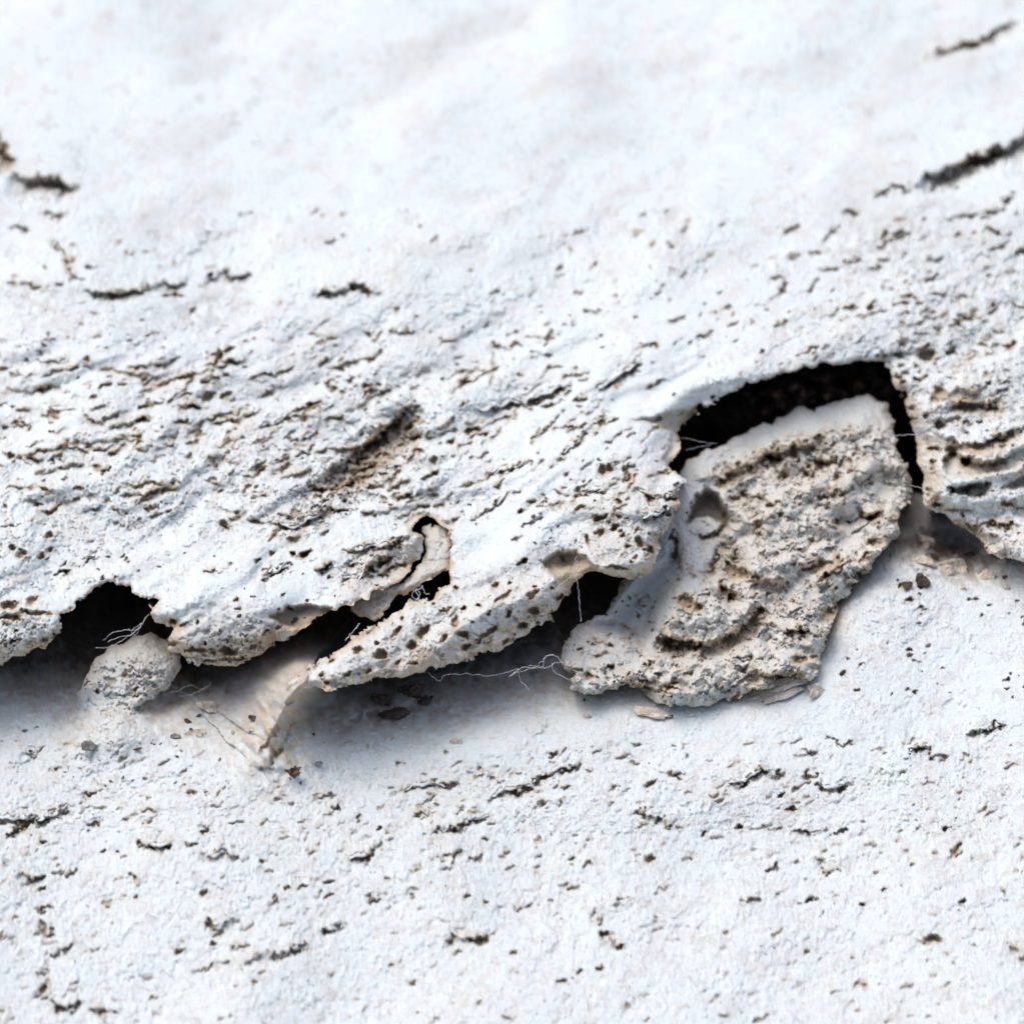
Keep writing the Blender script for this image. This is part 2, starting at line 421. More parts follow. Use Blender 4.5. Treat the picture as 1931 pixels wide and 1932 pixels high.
def wide_x():
    m = axis(-900, 2850, 2.0, -40, 1970)
    return np.concatenate([m[m < -400][:12], np.arange(-400, -40, 5.0), np.arange(-40, 1971, 2.0), np.arange(1975, 2335, 5.0), np.linspace(2340, 2850, 12)])
rng = random.Random(11)
def random_ledges(g, n, box, ang, lmin, lmax, A=(2, 6), B=(6, 18), M=(3, 6), ok=None, tan=0.7):
    for _ in range(n):
        x = rng.uniform(box[0], box[2]); y = rng.uniform(box[1], box[3])
        if ok and not ok(x, y): continue
        L = lmin * (lmax / lmin) ** rng.random(); a = math.radians(ang(x, y) if callable(ang) else ang) + rng.gauss(0, 0.22)
        k = max(3, int(L / 14)); pts = []; px, py = x, y
        for i in range(k):
            pts.append((px, py)); a2 = a + rng.gauss(0, 0.26); px += L / k * math.cos(a2); py += L / k * math.sin(a2)
        f = min(1.0, 0.45 + L / 90)
        g.ledge(pts, rng.uniform(*A) * f, rng.uniform(*B) * f, rng.uniform(*M), 12, 2.5, tan * rng.uniform(0.5, 1.1), jag=0.5, dirt=rng.choice((0, 0, .3)))
def random_pores(g, n, box, ang, a=(2.5, 8), ok=None, el=(0.4, 0.85), dirt=0.3, tan=0.85, dm=1.0):
    for _ in range(n):
        x = rng.uniform(box[0], box[2]); y = rng.uniform(box[1], box[3])
        if ok and not ok(x, y): continue
        if float(samp(T_big, np.array([x * 1.6 + 70.0]), np.array([y * 2.2]))[0]) < rng.gauss(0.1, 0.5): continue
        r = a[0] * (a[1] / a[0]) ** (rng.random() ** 1.4) * (1.5 if rng.random() < .06 else 1)
        b = r * rng.uniform(*el)
        g.pore(x, y, r, b, (ang(x, y) if callable(ang) else ang) + rng.gauss(0, 14), D=dm * (3.2 * b + 5), dirt=dirt * rng.uniform(0, 1.6), tan=tan * rng.uniform(.6, 1.1))

# ================================================================== UPPER PLATE
# outline: image x, y, roll radius of the edge
edge = [(-900, 1330, 60), (-60, 1278, 50), (0, 1255, 45), (40, 1241, 45), (85, 1225, 40), (95, 1205, 25), (115, 1185, 14), (120, 1165, 8), (150, 1140, 7),
        (185, 1110, 7), (205, 1100, 8), (250, 1101, 8), (254, 1120, 8), (268, 1128, 8), (300, 1135, 10), (288, 1150, 12), (293, 1173, 20), (322, 1176, 24), (327, 1186, 30),
        (314, 1202, 36), (318, 1222, 48), (340, 1241, 60), (380, 1256, 66), (430, 1260, 70), (475, 1246, 66), (520, 1218, 50), (570, 1184, 30), (606, 1164, 14),
        (621, 1147, 8), (659, 1138, 8), (694, 1127, 8), (727, 1113, 14), (766, 1077, 24), (793, 1053, 26), (801, 1012, 18), (786, 1001, 8), (778, 994, 6), (792, 979, 6), (816, 985, 6),
        (828, 998, 7), (847, 1009, 7), (852, 1027, 8), (850, 1054, 9), (843, 1096, 10), (820, 1113, 12), (796, 1130, 14), (739, 1160, 18), (705, 1181, 20), (665, 1204, 20),
        (631, 1228, 18), (587, 1255, 14), (544, 1290, 12), (541, 1302, 16), (556, 1313, 22), (620, 1298, 34), (700, 1287, 44), (790, 1269, 52), (880, 1246, 58), (950, 1222, 60), (1000, 1194, 62),
        (1045, 1158, 58), (1070, 1130, 48), (1084, 1100, 34), (1098, 1080, 16), (1114, 1074, 10), (1150, 1086, 30), (1172, 1093, 40), (1213, 1091, 40), (1232, 1068, 36), (1243, 1025, 30),
        (1268, 982, 24), (1286, 955, 16), (1280, 934, 12), (1291, 906, 12), (1262, 880, 8), (1266, 866, 9), (1288, 830, 16), (1284, 812, 14), (1304, 785, 10), (1326, 766, 8),
        (1380, 740, 7), (1450, 710, 7), (1520, 693, 7), (1590, 685, 7), (1650, 682, 8), (1676, 690, 10), (1686, 716, 16), (1706, 744, 24), (1718, 800, 60), (1733, 850, 64), (1741, 930, 60),
        (1755, 962, 44), (1800, 986, 36), (1848, 1010, 30), (1868, 1048, 34), (1931, 1062, 40), (2010, 1080, 40), (2850, 1160, 60), (2850, -900, 10), (-900, -900, 10)]
edge = onto(edge, upper_base)
for p in (0, -3, -2, -1):      # corners that only close the sheet, outside the grid
    x, y, r = edge[p]; edge[p] = (x * 1.5 - 400 if x < 0 else x * 1.5, y * (1.5 if y < 0 else 1), r)

gU = Grid(wide_x(), np.concatenate([axis(-900, -20, 6, -20, -20)[:-1], np.arange(-20, 150, 5.0), np.arange(150, 540, 3.0), np.arange(540, 1330, 2.0)]))
gU.outline(edge)
Xu, Yu = gU.X, gU.Y
roll = np.clip(1 - gU.sd / np.maximum(gU.R, 3), 0, 1.2)
gU.h -= 1.15 * gU.R * roll ** 2
roll2 = np.clip(1 - gU.sd / (2.6 * np.maximum(gU.R, 3)), 0, 1.1); gU.h -= 0.55 * gU.R * roll2 ** 2
# swells and hollows of the plate
for b in ((1000, 1010, 150, 90, 26, -30), (1180, 960, 90, 90, 30), (430, 1140, 130, 60, 18, -15), (900, 930, 260, 70, 18, -20), (690, 870, 120, 40, -22, -35),
          (1070, 1060, 30, 22, -30, -20), (930, 1150, 90, 50, 22, -30), (1500, 640, 260, 60, 26, -12), (1850, 720, 100, 60, 22), (740, 1075, 50, 26, -26, -40), (660, 1080, 60, 26, -8),
          (1300, 800, 50, 60, -26), (560, 1150, 60, 26, -16, -30), (220, 1080, 70, 40, 10)):
    gU.bump(*(b[:4] + (b[4] * 1.5,) + b[5:]))
gU.h += 16 * samp(T_huge, Xu, Yu)
calmU = np.clip(gU.blob(0, 1130, 780, 200, 110, -25) + gU.blob(0, 350, 1020, 330, 45, -6) + sstep(470, 300, Yu) + gU.blob(0, 960, 1040, 60, 90, 0) + gU.blob(0, 1300, 600, 250, 70, -15), 0, 1)
gU.grain(-20, 0.8, calmU)
gU.tan += 0.22 * gU.blob(0, 830, 1200, 330, 90, -28) + 0.22 * gU.blob(0, 420, 1200, 130, 60, -10) + 0.19 * gU.blob(0, 1190, 1000, 110, 110) + 0.2 * gU.blob(0, 720, 1070, 90, 50, -25) + 0.15 * gU.blob(0, 40, 1200, 100, 60)
fm = sstep(520, 720, Yu); uf, vf = rot(Xu + 10 * samp(T_big, Xu, Yu), Yu + 14 * samp(T_huge, Xu * 2, Yu * 2), -24)
gU.h += fm * (11 * samp(T_big, uf * 0.4 + 60, vf * 1.3) + (1 - 0.6 * calmU) * 4.5 * samp(T_edge, uf * 0.28 + 20, vf * 1.0))
gU.grey += 0.16 * np.clip(samp(T_big, uf * 0.5 + 700, vf * 1.3), 0, 2) * sstep(650, 400, Yu); gU.h += sstep(700, 500, Yu) * 2.5 * samp(T_big, uf * 0.35 + 200, vf)
for x_, y_, sx_, sy_, f_ in ((370, 580, 80, 40, .4), (60, 570, 60, 60, .3), (1620, 450, 80, 50, .25), (240, 230, 60, 30, .15), (1750, 420, 120, 60, .25), (760, 60, 90, 30, .1), (560, 700, 200, 60, .15), (1250, 540, 40, 20, .2)):
    gU.grey += f_ * 1.3 * gU.blob(0, x_, y_, sx_, sy_, -15) * sstep(-.8, .8, samp(T_mid, Xu, Yu))
# tan: unbleached bone on broken edges, plus warm shade painted on rolled fronts
gU.tan += np.clip(0.75 * np.exp(-np.clip(gU.sd, 0, None) / 5.0) * sstep(-1.2, .6, samp(T_edge, Xu * 1.5, Yu * 1.5 + 300)) + 0.45 * sstep(0.0, 0.7, roll) * (0.8 + 0.3 * samp(T_mid, Xu, Yu)), 0, 1)
# spongy zones
mid = sstep(560, 800, Yu)
m = (np.exp(-((Yu - (900 - 0.30 * (Xu - 450))) / 150) ** 2) * sstep(1020, 700, Xu)) * 0.42
m = np.maximum(m, 0.8 * gU.blob(0, 30, 1200, 90, 45, -10)); m = np.maximum(m, 0.8 * gU.blob(0, 420, 1215, 110, 40, -15))
m = np.maximum(m, 0.4 * gU.blob(0, 850, 1190, 330, 70, -28)); m = np.maximum(m, 0.35 * gU.blob(0, 1180, 990, 110, 110))
m = np.maximum(m, 0.75 * gU.blob(0, 700, 1070, 70, 45, -20)); m = np.maximum(m, 0.35 * gU.blob(0, 1850, 780, 130, 130)); m = np.maximum(m, 0.7 * gU.blob(0, 660, 900, 130, 60, -35))
m = np.maximum(m, 0.38 * sstep(1300, 1800, Xu) * sstep(300, 560, Yu))
gU.sponge(m * sstep(0, 10, gU.sd + 4))
gU.scales(np.clip(gU.blob(0, 1850, 740, 140, 110) + 0.8 * gU.blob(0, 400, 1225, 130, 36, -10) + 0.7 * gU.blob(0, 40, 1190, 90, 50) + 0.5 * gU.blob(0, 1190, 960, 110, 120, -20), 0, 1), 36, 10, -12, 1)
gU.scales((1 - calmU) * sstep(560, 700, Yu) * sstep(1150, 950, Yu) * (0.75 * sstep(1050, 800, Xu) + 0.5 * sstep(1350, 1700, Xu)), 24, 5, -22, 2, tan=0.5)

def LU(V, *lines, **kw):
    for l in lines: gU.ledge(onto(V(l), upper_base), **kw)
def PU(V, *ps, ang=-25, **kw):
    for p in ps:
        q = onto(V([(p[0], p[1])]), upper_base)[0]; a = (p[2] if len(p) > 2 else 14) * k_ / 1.9883
        b = (p[3] if len(p) > 3 else (p[2] if len(p) > 2 else 14) * .8) * k_ / 1.9883
        gU.pore(q[0], q[1], a, b, p[4] if len(p) > 4 else ang, **kw)
big = dict(A=9, B=60, M=12, LA=30, ramp=5, tan=0.9, dirt=0.5)
med = dict(A=8, B=34, M=8, LA=22, ramp=4, tan=0.9, dirt=0.3)
sml = dict(A=5, B=20, M=5.5, LA=14, ramp=3, tan=0.8, dirt=0.15)
LU(V10, [(-60, 170), (0, 260), (30, 330), (60, 400), (80, 460)], **dict(big, M=22, ramp=9, jag=1.1, dirt=.25)); LU(V10, [(60, 440), (120, 470), (180, 472), (270, 460), (320, 490), (390, 512)], **dict(big, M=26, ramp=10, B=75, jag=1.1, dirt=.25))
LU(V10, [(190, 640), (240, 630), (270, 660), (340, 630)], [(50, 700), (100, 700), (150, 730)], [(40, 960), (90, 990), (150, 980), (210, 1020)], [(260, 990), (310, 985)], **sml)
LU(V10, [(230, 760), (290, 800), (330, 860), (345, 910), (370, 950), (430, 960)], **sml)
LU(V10, [(400, 1000), (430, 1010), (500, 1030), (600, 1030), (700, 1000), (780, 990), (880, 975), (930, 960)], [(980, 950), (1070, 940), (1130, 940), (1215, 935)], **dict(med, B=46, M=10))
LU(V10, [(1500, 1010), (1600, 1015), (1720, 985), (1780, 1000), (1840, 1028)], **dict(med, B=44, M=11))
LU(V11, [(1380, 310), (1480, 270), (1560, 240), (1700, 215), (1800, 150), (1900, 110)], **dict(med, M=12))
LU(V11, [(1100, 1060), (1200, 1010), (1330, 1000)], [(950, 1130), (1050, 1150)], [(840, 1300), (920, 1210)], [(1200, 1260), (1260, 1240), (1330, 1270)], [(1700, 1150), (1800, 1120), (1880, 1030)],
   [(1500, 1180), (1700, 1150)], [(1700, 1240), (1800, 1230)], [(1870, 1360), (1960, 1350)], **dict(sml, B=26, M=8))
LU(V11, [(1310, 1010), (1400, 930), (1500, 920), (1600, 860), (1760, 800), (1850, 780), (1931, 700), (2020, 640)], **dict(big, B=95, M=24, ramp=12, jag=1.1, dirt=.25))
LU(V11, [(0, 1315), (90, 1315)], [(1350, 1795), (1440, 1780)], [(1540, 1740), (1660, 1690)], [(960, 1665), (1040, 1645)], [(150, 1805), (260, 1810)], [(540, 1500), (660, 1495)], [(960, 1430), (1040, 1380)],
   [(1270, 1590), (1360, 1590)], [(1830, 1630), (1940, 1660)], **sml)
LU(V5, [(1150, 345), (1220, 320), (1260, 350), (1310, 385), (1390, 360)], [(760, 610), (830, 590), (940, 610)], [(260, 640), (420, 630)], [(90, 700), (190, 750)], [(380, 850), (440, 850), (510, 890)], [(870, 850), (980, 820)],
   [(550, 1000), (620, 960)], [(130, 1110), (180, 1150), (260, 1180)], [(0, 890), (90, 900), (180, 940)], [(690, 1100), (760, 1140)], [(800, 1190), (880, 1180)], [(1240, 830), (1380, 790)], [(1480, 860), (1550, 840)],
   [(1600, 820), (1790, 760)], [(1650, 900), (1740, 850)], [(1370, 990), (1490, 910)], [(1130, 935), (1210, 940)], [(1560, 700), (1730, 680)], [(1430, 570), (1600, 500)], [(1290, 660), (1400, 630)], [(950, 710), (1060, 690)],
   [(1040, 630), (1110, 620)], [(1100, 560), (1190, 555)], [(1230, 1270), (1280, 1320)], [(1130, 1540), (1220, 1530), (1290, 1520)], [(460, 1480), (540, 1445)], [(300, 1555), (390, 1550)], **sml)
LU(V5, [(1430, 760), (1560, 690), (1700, 610), (1810, 600)], [(1490, 1290), (1560, 1270), (1640, 1300), (1740, 1250), (1870, 1165)], [(1460, 1580), (1560, 1530), (1610, 1500)], [(1750, 1540), (1850, 1500)], **med)
LU(V6, [(530, 470), (580, 450), (650, 420), (720, 420), (800, 415)], [(980, 620), (1050, 640)], [(1580, 330), (1640, 280), (1750, 270)], [(1350, 750), (1530, 680)], [(700, 1250), (770, 1220), (850, 1150), (920, 1090)], [(660, 770), (740, 740)],
   [(80, 570), (180, 510)], [(1160, 750), (1280, 740), (1350, 710)], [(1530, 970), (1620, 950)], [(1290, 1130), (1370, 1080), (1440, 1090), (1480, 1060)], [(970, 1310), (1040, 1250), (1110, 1240)], [(100, 210), (200, 230)],
   [(220, 200), (380, 210)], [(780, 280), (870, 295), (980, 270)], [(1060, 1180), (1110, 1130)], [(1370, 1250), (1450, 1220)], [(940, 1500), (1000, 1470)], **sml)
LU(V6, [(700, 640), (790, 640), (900, 600), (980, 600), (1060, 580), (1180, 520), (1280, 490)], [(1370, 530), (1490, 480), (1640, 370)], [(1170, 900), (1260, 830), (1350, 740), (1480, 650)],
   [(820, 1020), (880, 970), (950, 970), (1020, 910)], [(1600, 1070), (1690, 1120), (1790, 1130), (1860, 1060)], [(1640, 1260), (1750, 1210), (1830, 1185)], **med)
# hollow undersides seen through the arches
for V_, poly, D, sf, tn, dt in ((V2, [(1530, 455), (1620, 398), (1720, 396), (1800, 450), (1860, 520), (1770, 570), (1735, 650), (1700, 700), (1660, 610), (1600, 545), (1545, 500)], 44, 20, 0.75, 0.12),
                                (V6, [(1570, 705), (1700, 690), (1840, 645), (1960, 630), (1900, 740), (1850, 860), (1800, 980), (1750, 930), (1795, 850), (1800, 770), (1720, 735)], 34, 16, 0.6, 0.05),
                                (V1, [(1500, 610), (1600, 560), (1700, 545), (1860, 555), (1800, 640), (1660, 690), (1560, 660)], 56, 14, 0.8, 0.35),
                                (V6, [(330, 1290), (370, 1215), (440, 1215), (600, 1275), (590, 1320), (480, 1290), (440, 1250), (390, 1260), (350, 1320)], 14, 6, 0.75, 0.0)):
    gU.recess(onto(V_(poly), upper_base), D, 6, tan=tn, dirt=dt, jag=0.4, scoop=0.45)
# curled layers left of the notch
LU(V2, [(400, 370), (500, 380), (590, 365), (720, 340), (800, 290)], [(510, 550), (560, 470), (640, 430), (720, 420)], **dict(med, B=28, M=10, ramp=6, A=10))
gU.scales(gU.blob(0, 715, 1050, 70, 38, -28), 22, 11, -28, 6)
LU(V2, [(600, 520), (700, 505), (780, 440)], [(0, 500), (80, 480), (120, 455)], [(260, 500), (370, 455)], [(1380, 470), (1440, 440)], **sml)
# the open gouge in the middle of the plate
gouge = V6([(-60, 930), (70, 870), (140, 800), (230, 720), (300, 650), (380, 610), (430, 640), (400, 720), (430, 790), (380, 860), (290, 900), (200, 960), (150, 1050), (80, 1090), (0, 1140), (-80, 1090), (-180, 1060)])
gU.recess(onto(gouge, upper_base), 46, 12, tan=0.35, dirt=0.12, rough=10); gU.grey += 0.75 * gU.blob(0, 700, 870, 80, 34, -38); gU.sponge(0.9 * gU.blob(0, 650, 910, 150, 50, -36), 16, 9, tan=.6); gU.scales(gU.blob(0, 620, 930, 150, 45, -34), 30, 14, -36, 5)
LU(V6, [(0, 890), (60, 880), (130, 810), (200, 760), (280, 690)], **dict(big, B=26, M=12, dirt=.2)); LU(V6, [(210, 770), (290, 680)], **dict(big, B=36, M=10))
PU(V6, (395, 705, 26, 18), (390, 800, 24, 14), (410, 880, 18, 22), (120, 850, 40, 18, -35), (1430, 985, 20, 30), (580, 830, 30, 16, -15), (700, 755, 45, 14, -25), (1130, 630, 35, 12, -20), (240, 545, 14), (225, 590, 10))
PU(V6, (1500, 1300, 28, 18), (1410, 1330, 32, 16), (1535, 1353, 18, 14), (1570, 1412, 18, 14), (1565, 1035, 28, 12), (1520, 1160, 20, 14), (1340, 1370, 16, 26), (1630, 1390, 20, 36), (1690, 1430, 20, 30), (1510, 1530, 60, 14, 8),
   (1310, 1090, 44, 16, -40), (1690, 1340, 10), (1185, 1300, 10), (1110, 1165, 8), (1380, 1160, 14, 7), (970, 1220, 16, 12), (1420, 1250, 45, 16, -25), (1300, 1200, 40, 12, -20), (1460, 970, 18, 24), (1410, 930, 10), dirt=0.25)
tong = [(1100, 720, 22, 17), (1185, 700, 14, 18), (1350, 735, 32, 18, -50), (1490, 730, 38, 24, 10), (1425, 812, 34, 25, -10), (1480, 640, 42, 18, -40), (1625, 650, 25, 18), (1275, 585, 26, 15), (1055, 605, 20, 14), (1355, 575, 14, 12),
        (870, 850, 48, 22, -50), (1050, 795, 34, 17, -70), (810, 925, 28, 26), (640, 975, 48, 26, -10), (1105, 930, 24, 20), (1090, 860, 42, 18, 10), (1240, 850, 66, 18, -35), (710, 860, 42, 14, -60), (510, 950, 24, 16), (620, 905, 18, 10),
        (305, 1090, 22, 12), (350, 1125, 26, 12), (450, 1085, 30, 12), (735, 1015, 24, 10), (1365, 885, 12), (1380, 860, 8), (1505, 790, 16, 12), (820, 1025, 25, 10), (1180, 895, 18, 14), (1320, 650, 60, 14, -40), (360, 1010, 20, 14), (570, 1065, 15),
        (1000, 720, 34, 9), (755, 775, 12), (740, 830, 20, 14, -50), (990, 880, 26, 14, -40), (1150, 790, 12), (1240, 740, 14), (930, 700, 16, 9), (1550, 820, 22, 14), (1330, 900, 26, 12), (1500, 590, 12), (1590, 600, 14), (1640, 720, 18, 26)]
PU(V2, *tong, dirt=0.25)
PU(V2, (585, 495, 20, 16), (640, 470, 40, 14, -35), (690, 500, 34, 14, -30), (480, 480, 26, 12), (215, 415, 36, 17, -30), (140, 410, 12), (345, 545, 12), (440, 565, 30, 10), (590, 370, 26, 12), (700, 330, 20, 12))
PU(V1, (1090, 800, 64, 16, 5), (960, 770, 40, 15), (1690, 270, 40, 22, -30), (1520, 370, 48, 22, -15), (1030, 655, 26, 11), (1100, 645, 12), (1270, 810, 60, 22, 10), (1400, 790, 24, 12), (1300, 852, 80, 11, 0), (60, 550, 46, 30, 0), (180, 525, 36, 20),
   (60, 625, 66, 20, 0), (200, 590, 92, 15, 2), (275, 160, 30, 18), (70, 230, 18, 18), (135, 255, 32, 14, 15), (230, 280, 26, 15), (280, 240, 20, 12), (75, 750, 26, 14), (130, 840, 24, 10), (180, 800, 20, 12), (1250, 100, 28, 16, 50), (960, 640, 20, 15), (1630, 260, 15),
   (250, 740, 16), (300, 715, 12), (90, 690, 14, 8), (1020, 840, 70, 9, 3), (1170, 860, 50, 8, 3), (1480, 700, 26, 12, -30), (1560, 670, 20, 10, -30), (1640, 640, 24, 9, -30), dirt=0.25)
# the honeycombed block at the right edge: its broken front turns under, with stacked chambers between pale struts
bl = gU.blob(0, 1880, 935, 170, 80, 6) * sstep(1735, 1775, Xu)
gU.h -= 110 * sstep(855, 1010, Yu + 0.25 * (Xu - 1850)) * sstep(1720, 1790, Xu); gU.tan += 0.28 * bl
gU.h0 = gU.h.copy()
# the honeycombed block at the right edge: stacked chambers
for poly, D in (([(560, 790), (640, 760), (720, 790), (830, 830), (960, 820), (1100, 740), (1300, 640), (1300, 830), (1020, 915), (900, 935), (720, 965), (600, 930), (560, 870)], 62),
                ([(590, 1015), (690, 1010), (800, 980), (925, 975), (930, 1030), (880, 1085), (780, 1090), (640, 1060)], 66), ([(985, 1030), (1060, 970), (1300, 860), (1300, 1010), (1060, 1055)], 52),
                ([(590, 1175), (700, 1165), (815, 1168), (795, 1205), (650, 1205)], 44), ([(1040, 1140), (1120, 1150), (1300, 1180), (1300, 1215), (1100, 1180)], 40),
                ([(640, 410), (760, 400), (920, 410), (900, 450), (760, 470), (650, 450)], 30), ([(860, 660), (980, 620), (1130, 570), (1130, 600), (1000, 690), (880, 720)], 40),
                ([(640, 900 + 400), (900, 1350), (1010, 1400), (980, 1500), (900, 1470), (840, 1400)], 30)):
    gU.recess(onto(V12(poly), upper_base), D * 1.3, 9, tan=0.22, dirt=0.0, jag=0.4, scoop=0.6)
for c in ((755, 830, 46, 34, -10, 50), (660, 775, 34, 16, 20, 40), (760, 1015, 70, 26, -10, 36), (640, 1030, 36, 22, 20, 36), (900, 990, 24, 18, 0, 36), (850, 1078, 50, 16, -15, 30), (555, 560, 46, 38, 0, 44), (455, 500, 22, 30, 0, 30),
          (350, 450, 24, 18, 0, 26), (370, 520, 30, 16, 0, 26), (835, 540, 28, 14, -15, 34), (460, 60, 74, 44, -10, 50), (650, 530, 60, 22, -10, 20), (1030, 260, 26, 14, 0, 26), (900, 265, 30, 14, 10, 26), (500, 850, 20, 40, 0, 36), (520, 740, 60, 14, -5, 36),
          (490, 1040, 40, 20, 30, 34), (540, 1140, 26, 14, 0, 26), (560, 330, 60, 30, 30, 30), (390, 240, 40, 18, 20, 26), (300, 190, 36, 12, 10, 20)):
    q = onto(V12([(c[0], c[1])]), upper_base)[0]
    gU.pore(q[0], q[1], c[2] * .26, c[3] * .26, c[4], D=c[5], dirt=0.15, tan=0.5)
LU(V12, [(540, 620), (650, 655), (700, 695), (850, 690), (1000, 635), (1159, 560), (1240, 520)], [(690, 760), (800, 805), (930, 815), (1050, 760)], [(480, 1190), (620, 1260), (800, 1290), (1000, 1270), (1159, 1290)], [(620, 400), (760, 400), (930, 415), (1000, 370)],
   [(100, 30), (200, 45), (330, 20)], [(580, 40), (680, 0)], **dict(med, B=30, M=9))
LU(V12, [(600, 370), (700, 410), (830, 415), (940, 400), (980, 360)], [(560, 640), (640, 690), (720, 700), (850, 690), (1000, 640), (1159, 560)], [(660, 270), (740, 310), (850, 290)], [(480, 320), (560, 330), (600, 380)], [(700, 770), (800, 805), (930, 815), (960, 790)], **dict(A=18, B=18, M=20, LA=26, ramp=12, tan=0.7, jag=.6))
for pts, hg, wd_ in (([(600, 760), (560, 840), (570, 920), (640, 975), (720, 995), (900, 955), (1010, 935), (1159, 880), (1300, 830)], 8, 6), ([(950, 950), (960, 1070)], 2, 6), ([(590, 1000), (600, 1120), (800, 1130), (950, 1105), (1060, 1085), (1159, 1060), (1300, 1040)], 8, 9),
                     ([(540, 620), (650, 650), (700, 690), (850, 685), (1000, 630), (1159, 560), (1300, 500)], 14, 5), ([(590, 1215), (700, 1232), (800, 1245), (870, 1210), (830, 1165)], 9, 6), ([(1010, 1210), (1090, 1230), (1159, 1270), (1300, 1330)], 9, 7), ([(700, 765), (800, 800), (930, 815), (1050, 770)], 8, 4)):
    gU.strut(onto(V12(pts), upper_base), hg, wd_)
lam = sstep(26, 44, gU.R) * sstep(2, 10, gU.sd) * sstep(1.0, 0.5, gU.sd / np.maximum(gU.R, 3)); lq = gU.sd / 13.0 + 0.9 * samp(T_mid, Xu * 0.6, Yu * 0.9); lf = lq - np.floor(lq)
gU.h += lam * 7 * sstep(-.6, .6, samp(T_big, Xu * 2, Yu * 2)) * np.where(lf > 0.2, (lf - 0.2) / 0.8, 1 - lf / 0.2); gU.tan += lam * 0.4 * sstep(0.3, 0.05, lf)
# everything too small to trace
def okU(x, y):
    i = min(max(int(np.searchsorted(gU.ys, y)), 0), len(gU.ys) - 1); j = min(max(int(np.searchsorted(gU.xs, x)), 0), len(gU.xs) - 1)
    return gU.sd[i, j] > 10
def angU(x, y): return -8 - 20 * min(max((x - 150) / 700, 0), 1) + (8 if x > 1500 else 0)
random_ledges(gU, 210, (-30, 600, 1100, 1020), angU, 12, 70, ok=okU)
random_ledges(gU, 120, (-30, 680, 880, 980), angU, 30, 150, A=(3, 8), B=(12, 26), M=(4, 8), ok=okU, tan=.9)
random_ledges(gU, 24, (850, 700, 1300, 1000), lambda x, y: -32, 40, 120, A=(2, 5), B=(6, 16), M=(3, 5), ok=okU, tan=.9)
random_ledges(gU, 130, (1000, 420, 1960, 900), angU, 12, 60, ok=okU)
random_ledges(gU, 60, (1450, 380, 1960, 720), angU, 20, 60, A=(3, 7), B=(12, 24), M=(4, 7), ok=okU, tan=.9)
random_ledges(gU, 60, (-30, 380, 1960, 620), angU, 14, 50, ok=okU)
random_pores(gU, 420, (-30, 620, 900, 1000), angU, (2.0, 6.5), ok=okU)
random_pores(gU, 160, (900, 560, 1950, 900), angU, (2.0, 6), ok=okU)
random_pores(gU, 160, (1000, 860, 1290, 1090), -25, (2.0, 6), ok=okU)
random_pores(gU, 150, (-30, 380, 1960, 640), angU, (2.5, 6), ok=okU, dirt=0.25, dm=.7)
random_pores(gU, 140, (1690, 640, 1960, 1060), -5, (2.5, 8), ok=okU)
random_pores(gU, 220, (-30, 1040, 640, 1255), -15, (2.0, 6), ok=okU)

rng = random.Random(77)
for bx_, an_ in (((-380, 600, -30, 1150), -8), ((1960, 420, 2320, 1000), -18)):
    random_ledges(gU, 70, bx_, an_, 14, 90, A=(3, 7), B=(10, 22), M=(4, 8), ok=okU); random_pores(gU, 160, bx_, an_, (3, 7), ok=okU)
wU = upper_base(Xu, Yu) + gU.h
partU = np.zeros(Xu.shape, int)
lob = [None, [(-60, 1110), (60, 1100), (150, 1145), (115, 1185), (90, 1230), (-60, 1300)], [(255, 1115), (330, 1100), (480, 1110), (620, 1140), (612, 1165), (480, 1275), (300, 1270), (280, 1180)],
       [(520, 1280), (700, 1170), (852, 1085), (985, 1055), (1100, 1060), (1110, 1090), (1000, 1230), (700, 1320), (530, 1330)], [(1090, 1055), (1085, 900), (1200, 850), (1310, 890), (1300, 960), (1240, 1100), (1110, 1110)],
       [(1675, 680), (1760, 690), (1990, 760), (1990, 1100), (1840, 1080), (1720, 900)], [(560, 1060), (640, 1020), (760, 1000), (815, 990), (810, 1050), (740, 1120), (640, 1120)]]
for i in range(1, len(lob)): partU[inside(onto(lob[i], upper_base), Xu, Yu)] = i
rootU = empty('upper_bone_plate', 966, 900, float(upper_base(966, 900)))
tag(rootU, 'large bleached upper bone plate with ragged porous front edge overhanging the black crack', 'bone plate')
rootU_parts = [('plate_surface', None), ('spongy_lobe', 'porous lobe at the left end of the plate edge'), ('spongy_lobe', 'rounded porous lobe overhanging the small nub'), ('spongy_tongue', 'long pitted tongue slanting down to the ridge'),
               ('spongy_lobe', 'pitted rounded lobe touching the big wedge'), ('honeycomb_block', 'block of stacked open chambers at the right edge'), ('curled_layer', 'curled inner layers beside the notch')]
build_sheet(gU, wU, parts=rootU_parts, part_id=partU, root=rootU)

# ================================================================== LOWER PLATE
gL = Grid(wide_x(), np.concatenate([np.arange(930, 1060, 5.0), np.arange(1060, 1570, 2.0), np.arange(1570, 1990, 3.0), axis(1990, 2700, 3, 1990, 1990)[1:]]))
Xl, Yl = gL.X, gL.Y
lip = onto([(-900, 1330), (0, 1330), (150, 1345), (350, 1375), (480, 1385), (560, 1385), (700, 1368), (850, 1348), (950, 1326), (1060, 1310), (1150, 1300), (1400, 1285), (1540, 1240), (1600, 1150), (1690, 1070), (1780, 1092), (1860, 1100), (1931, 1090), (2850, 1130)], lower_base)
lipy = np.interp(gL.xs, [p[0] for p in lip], [p[1] for p in lip])
kk = np.ones(41) / 41; lipy = np.convolve(np.pad(lipy, 20, mode='edge'), kk, 'valid')
dl = lipy[None, :] - Yl + 8 * samp(T_big, Xl, Yl)
soft = 22.0
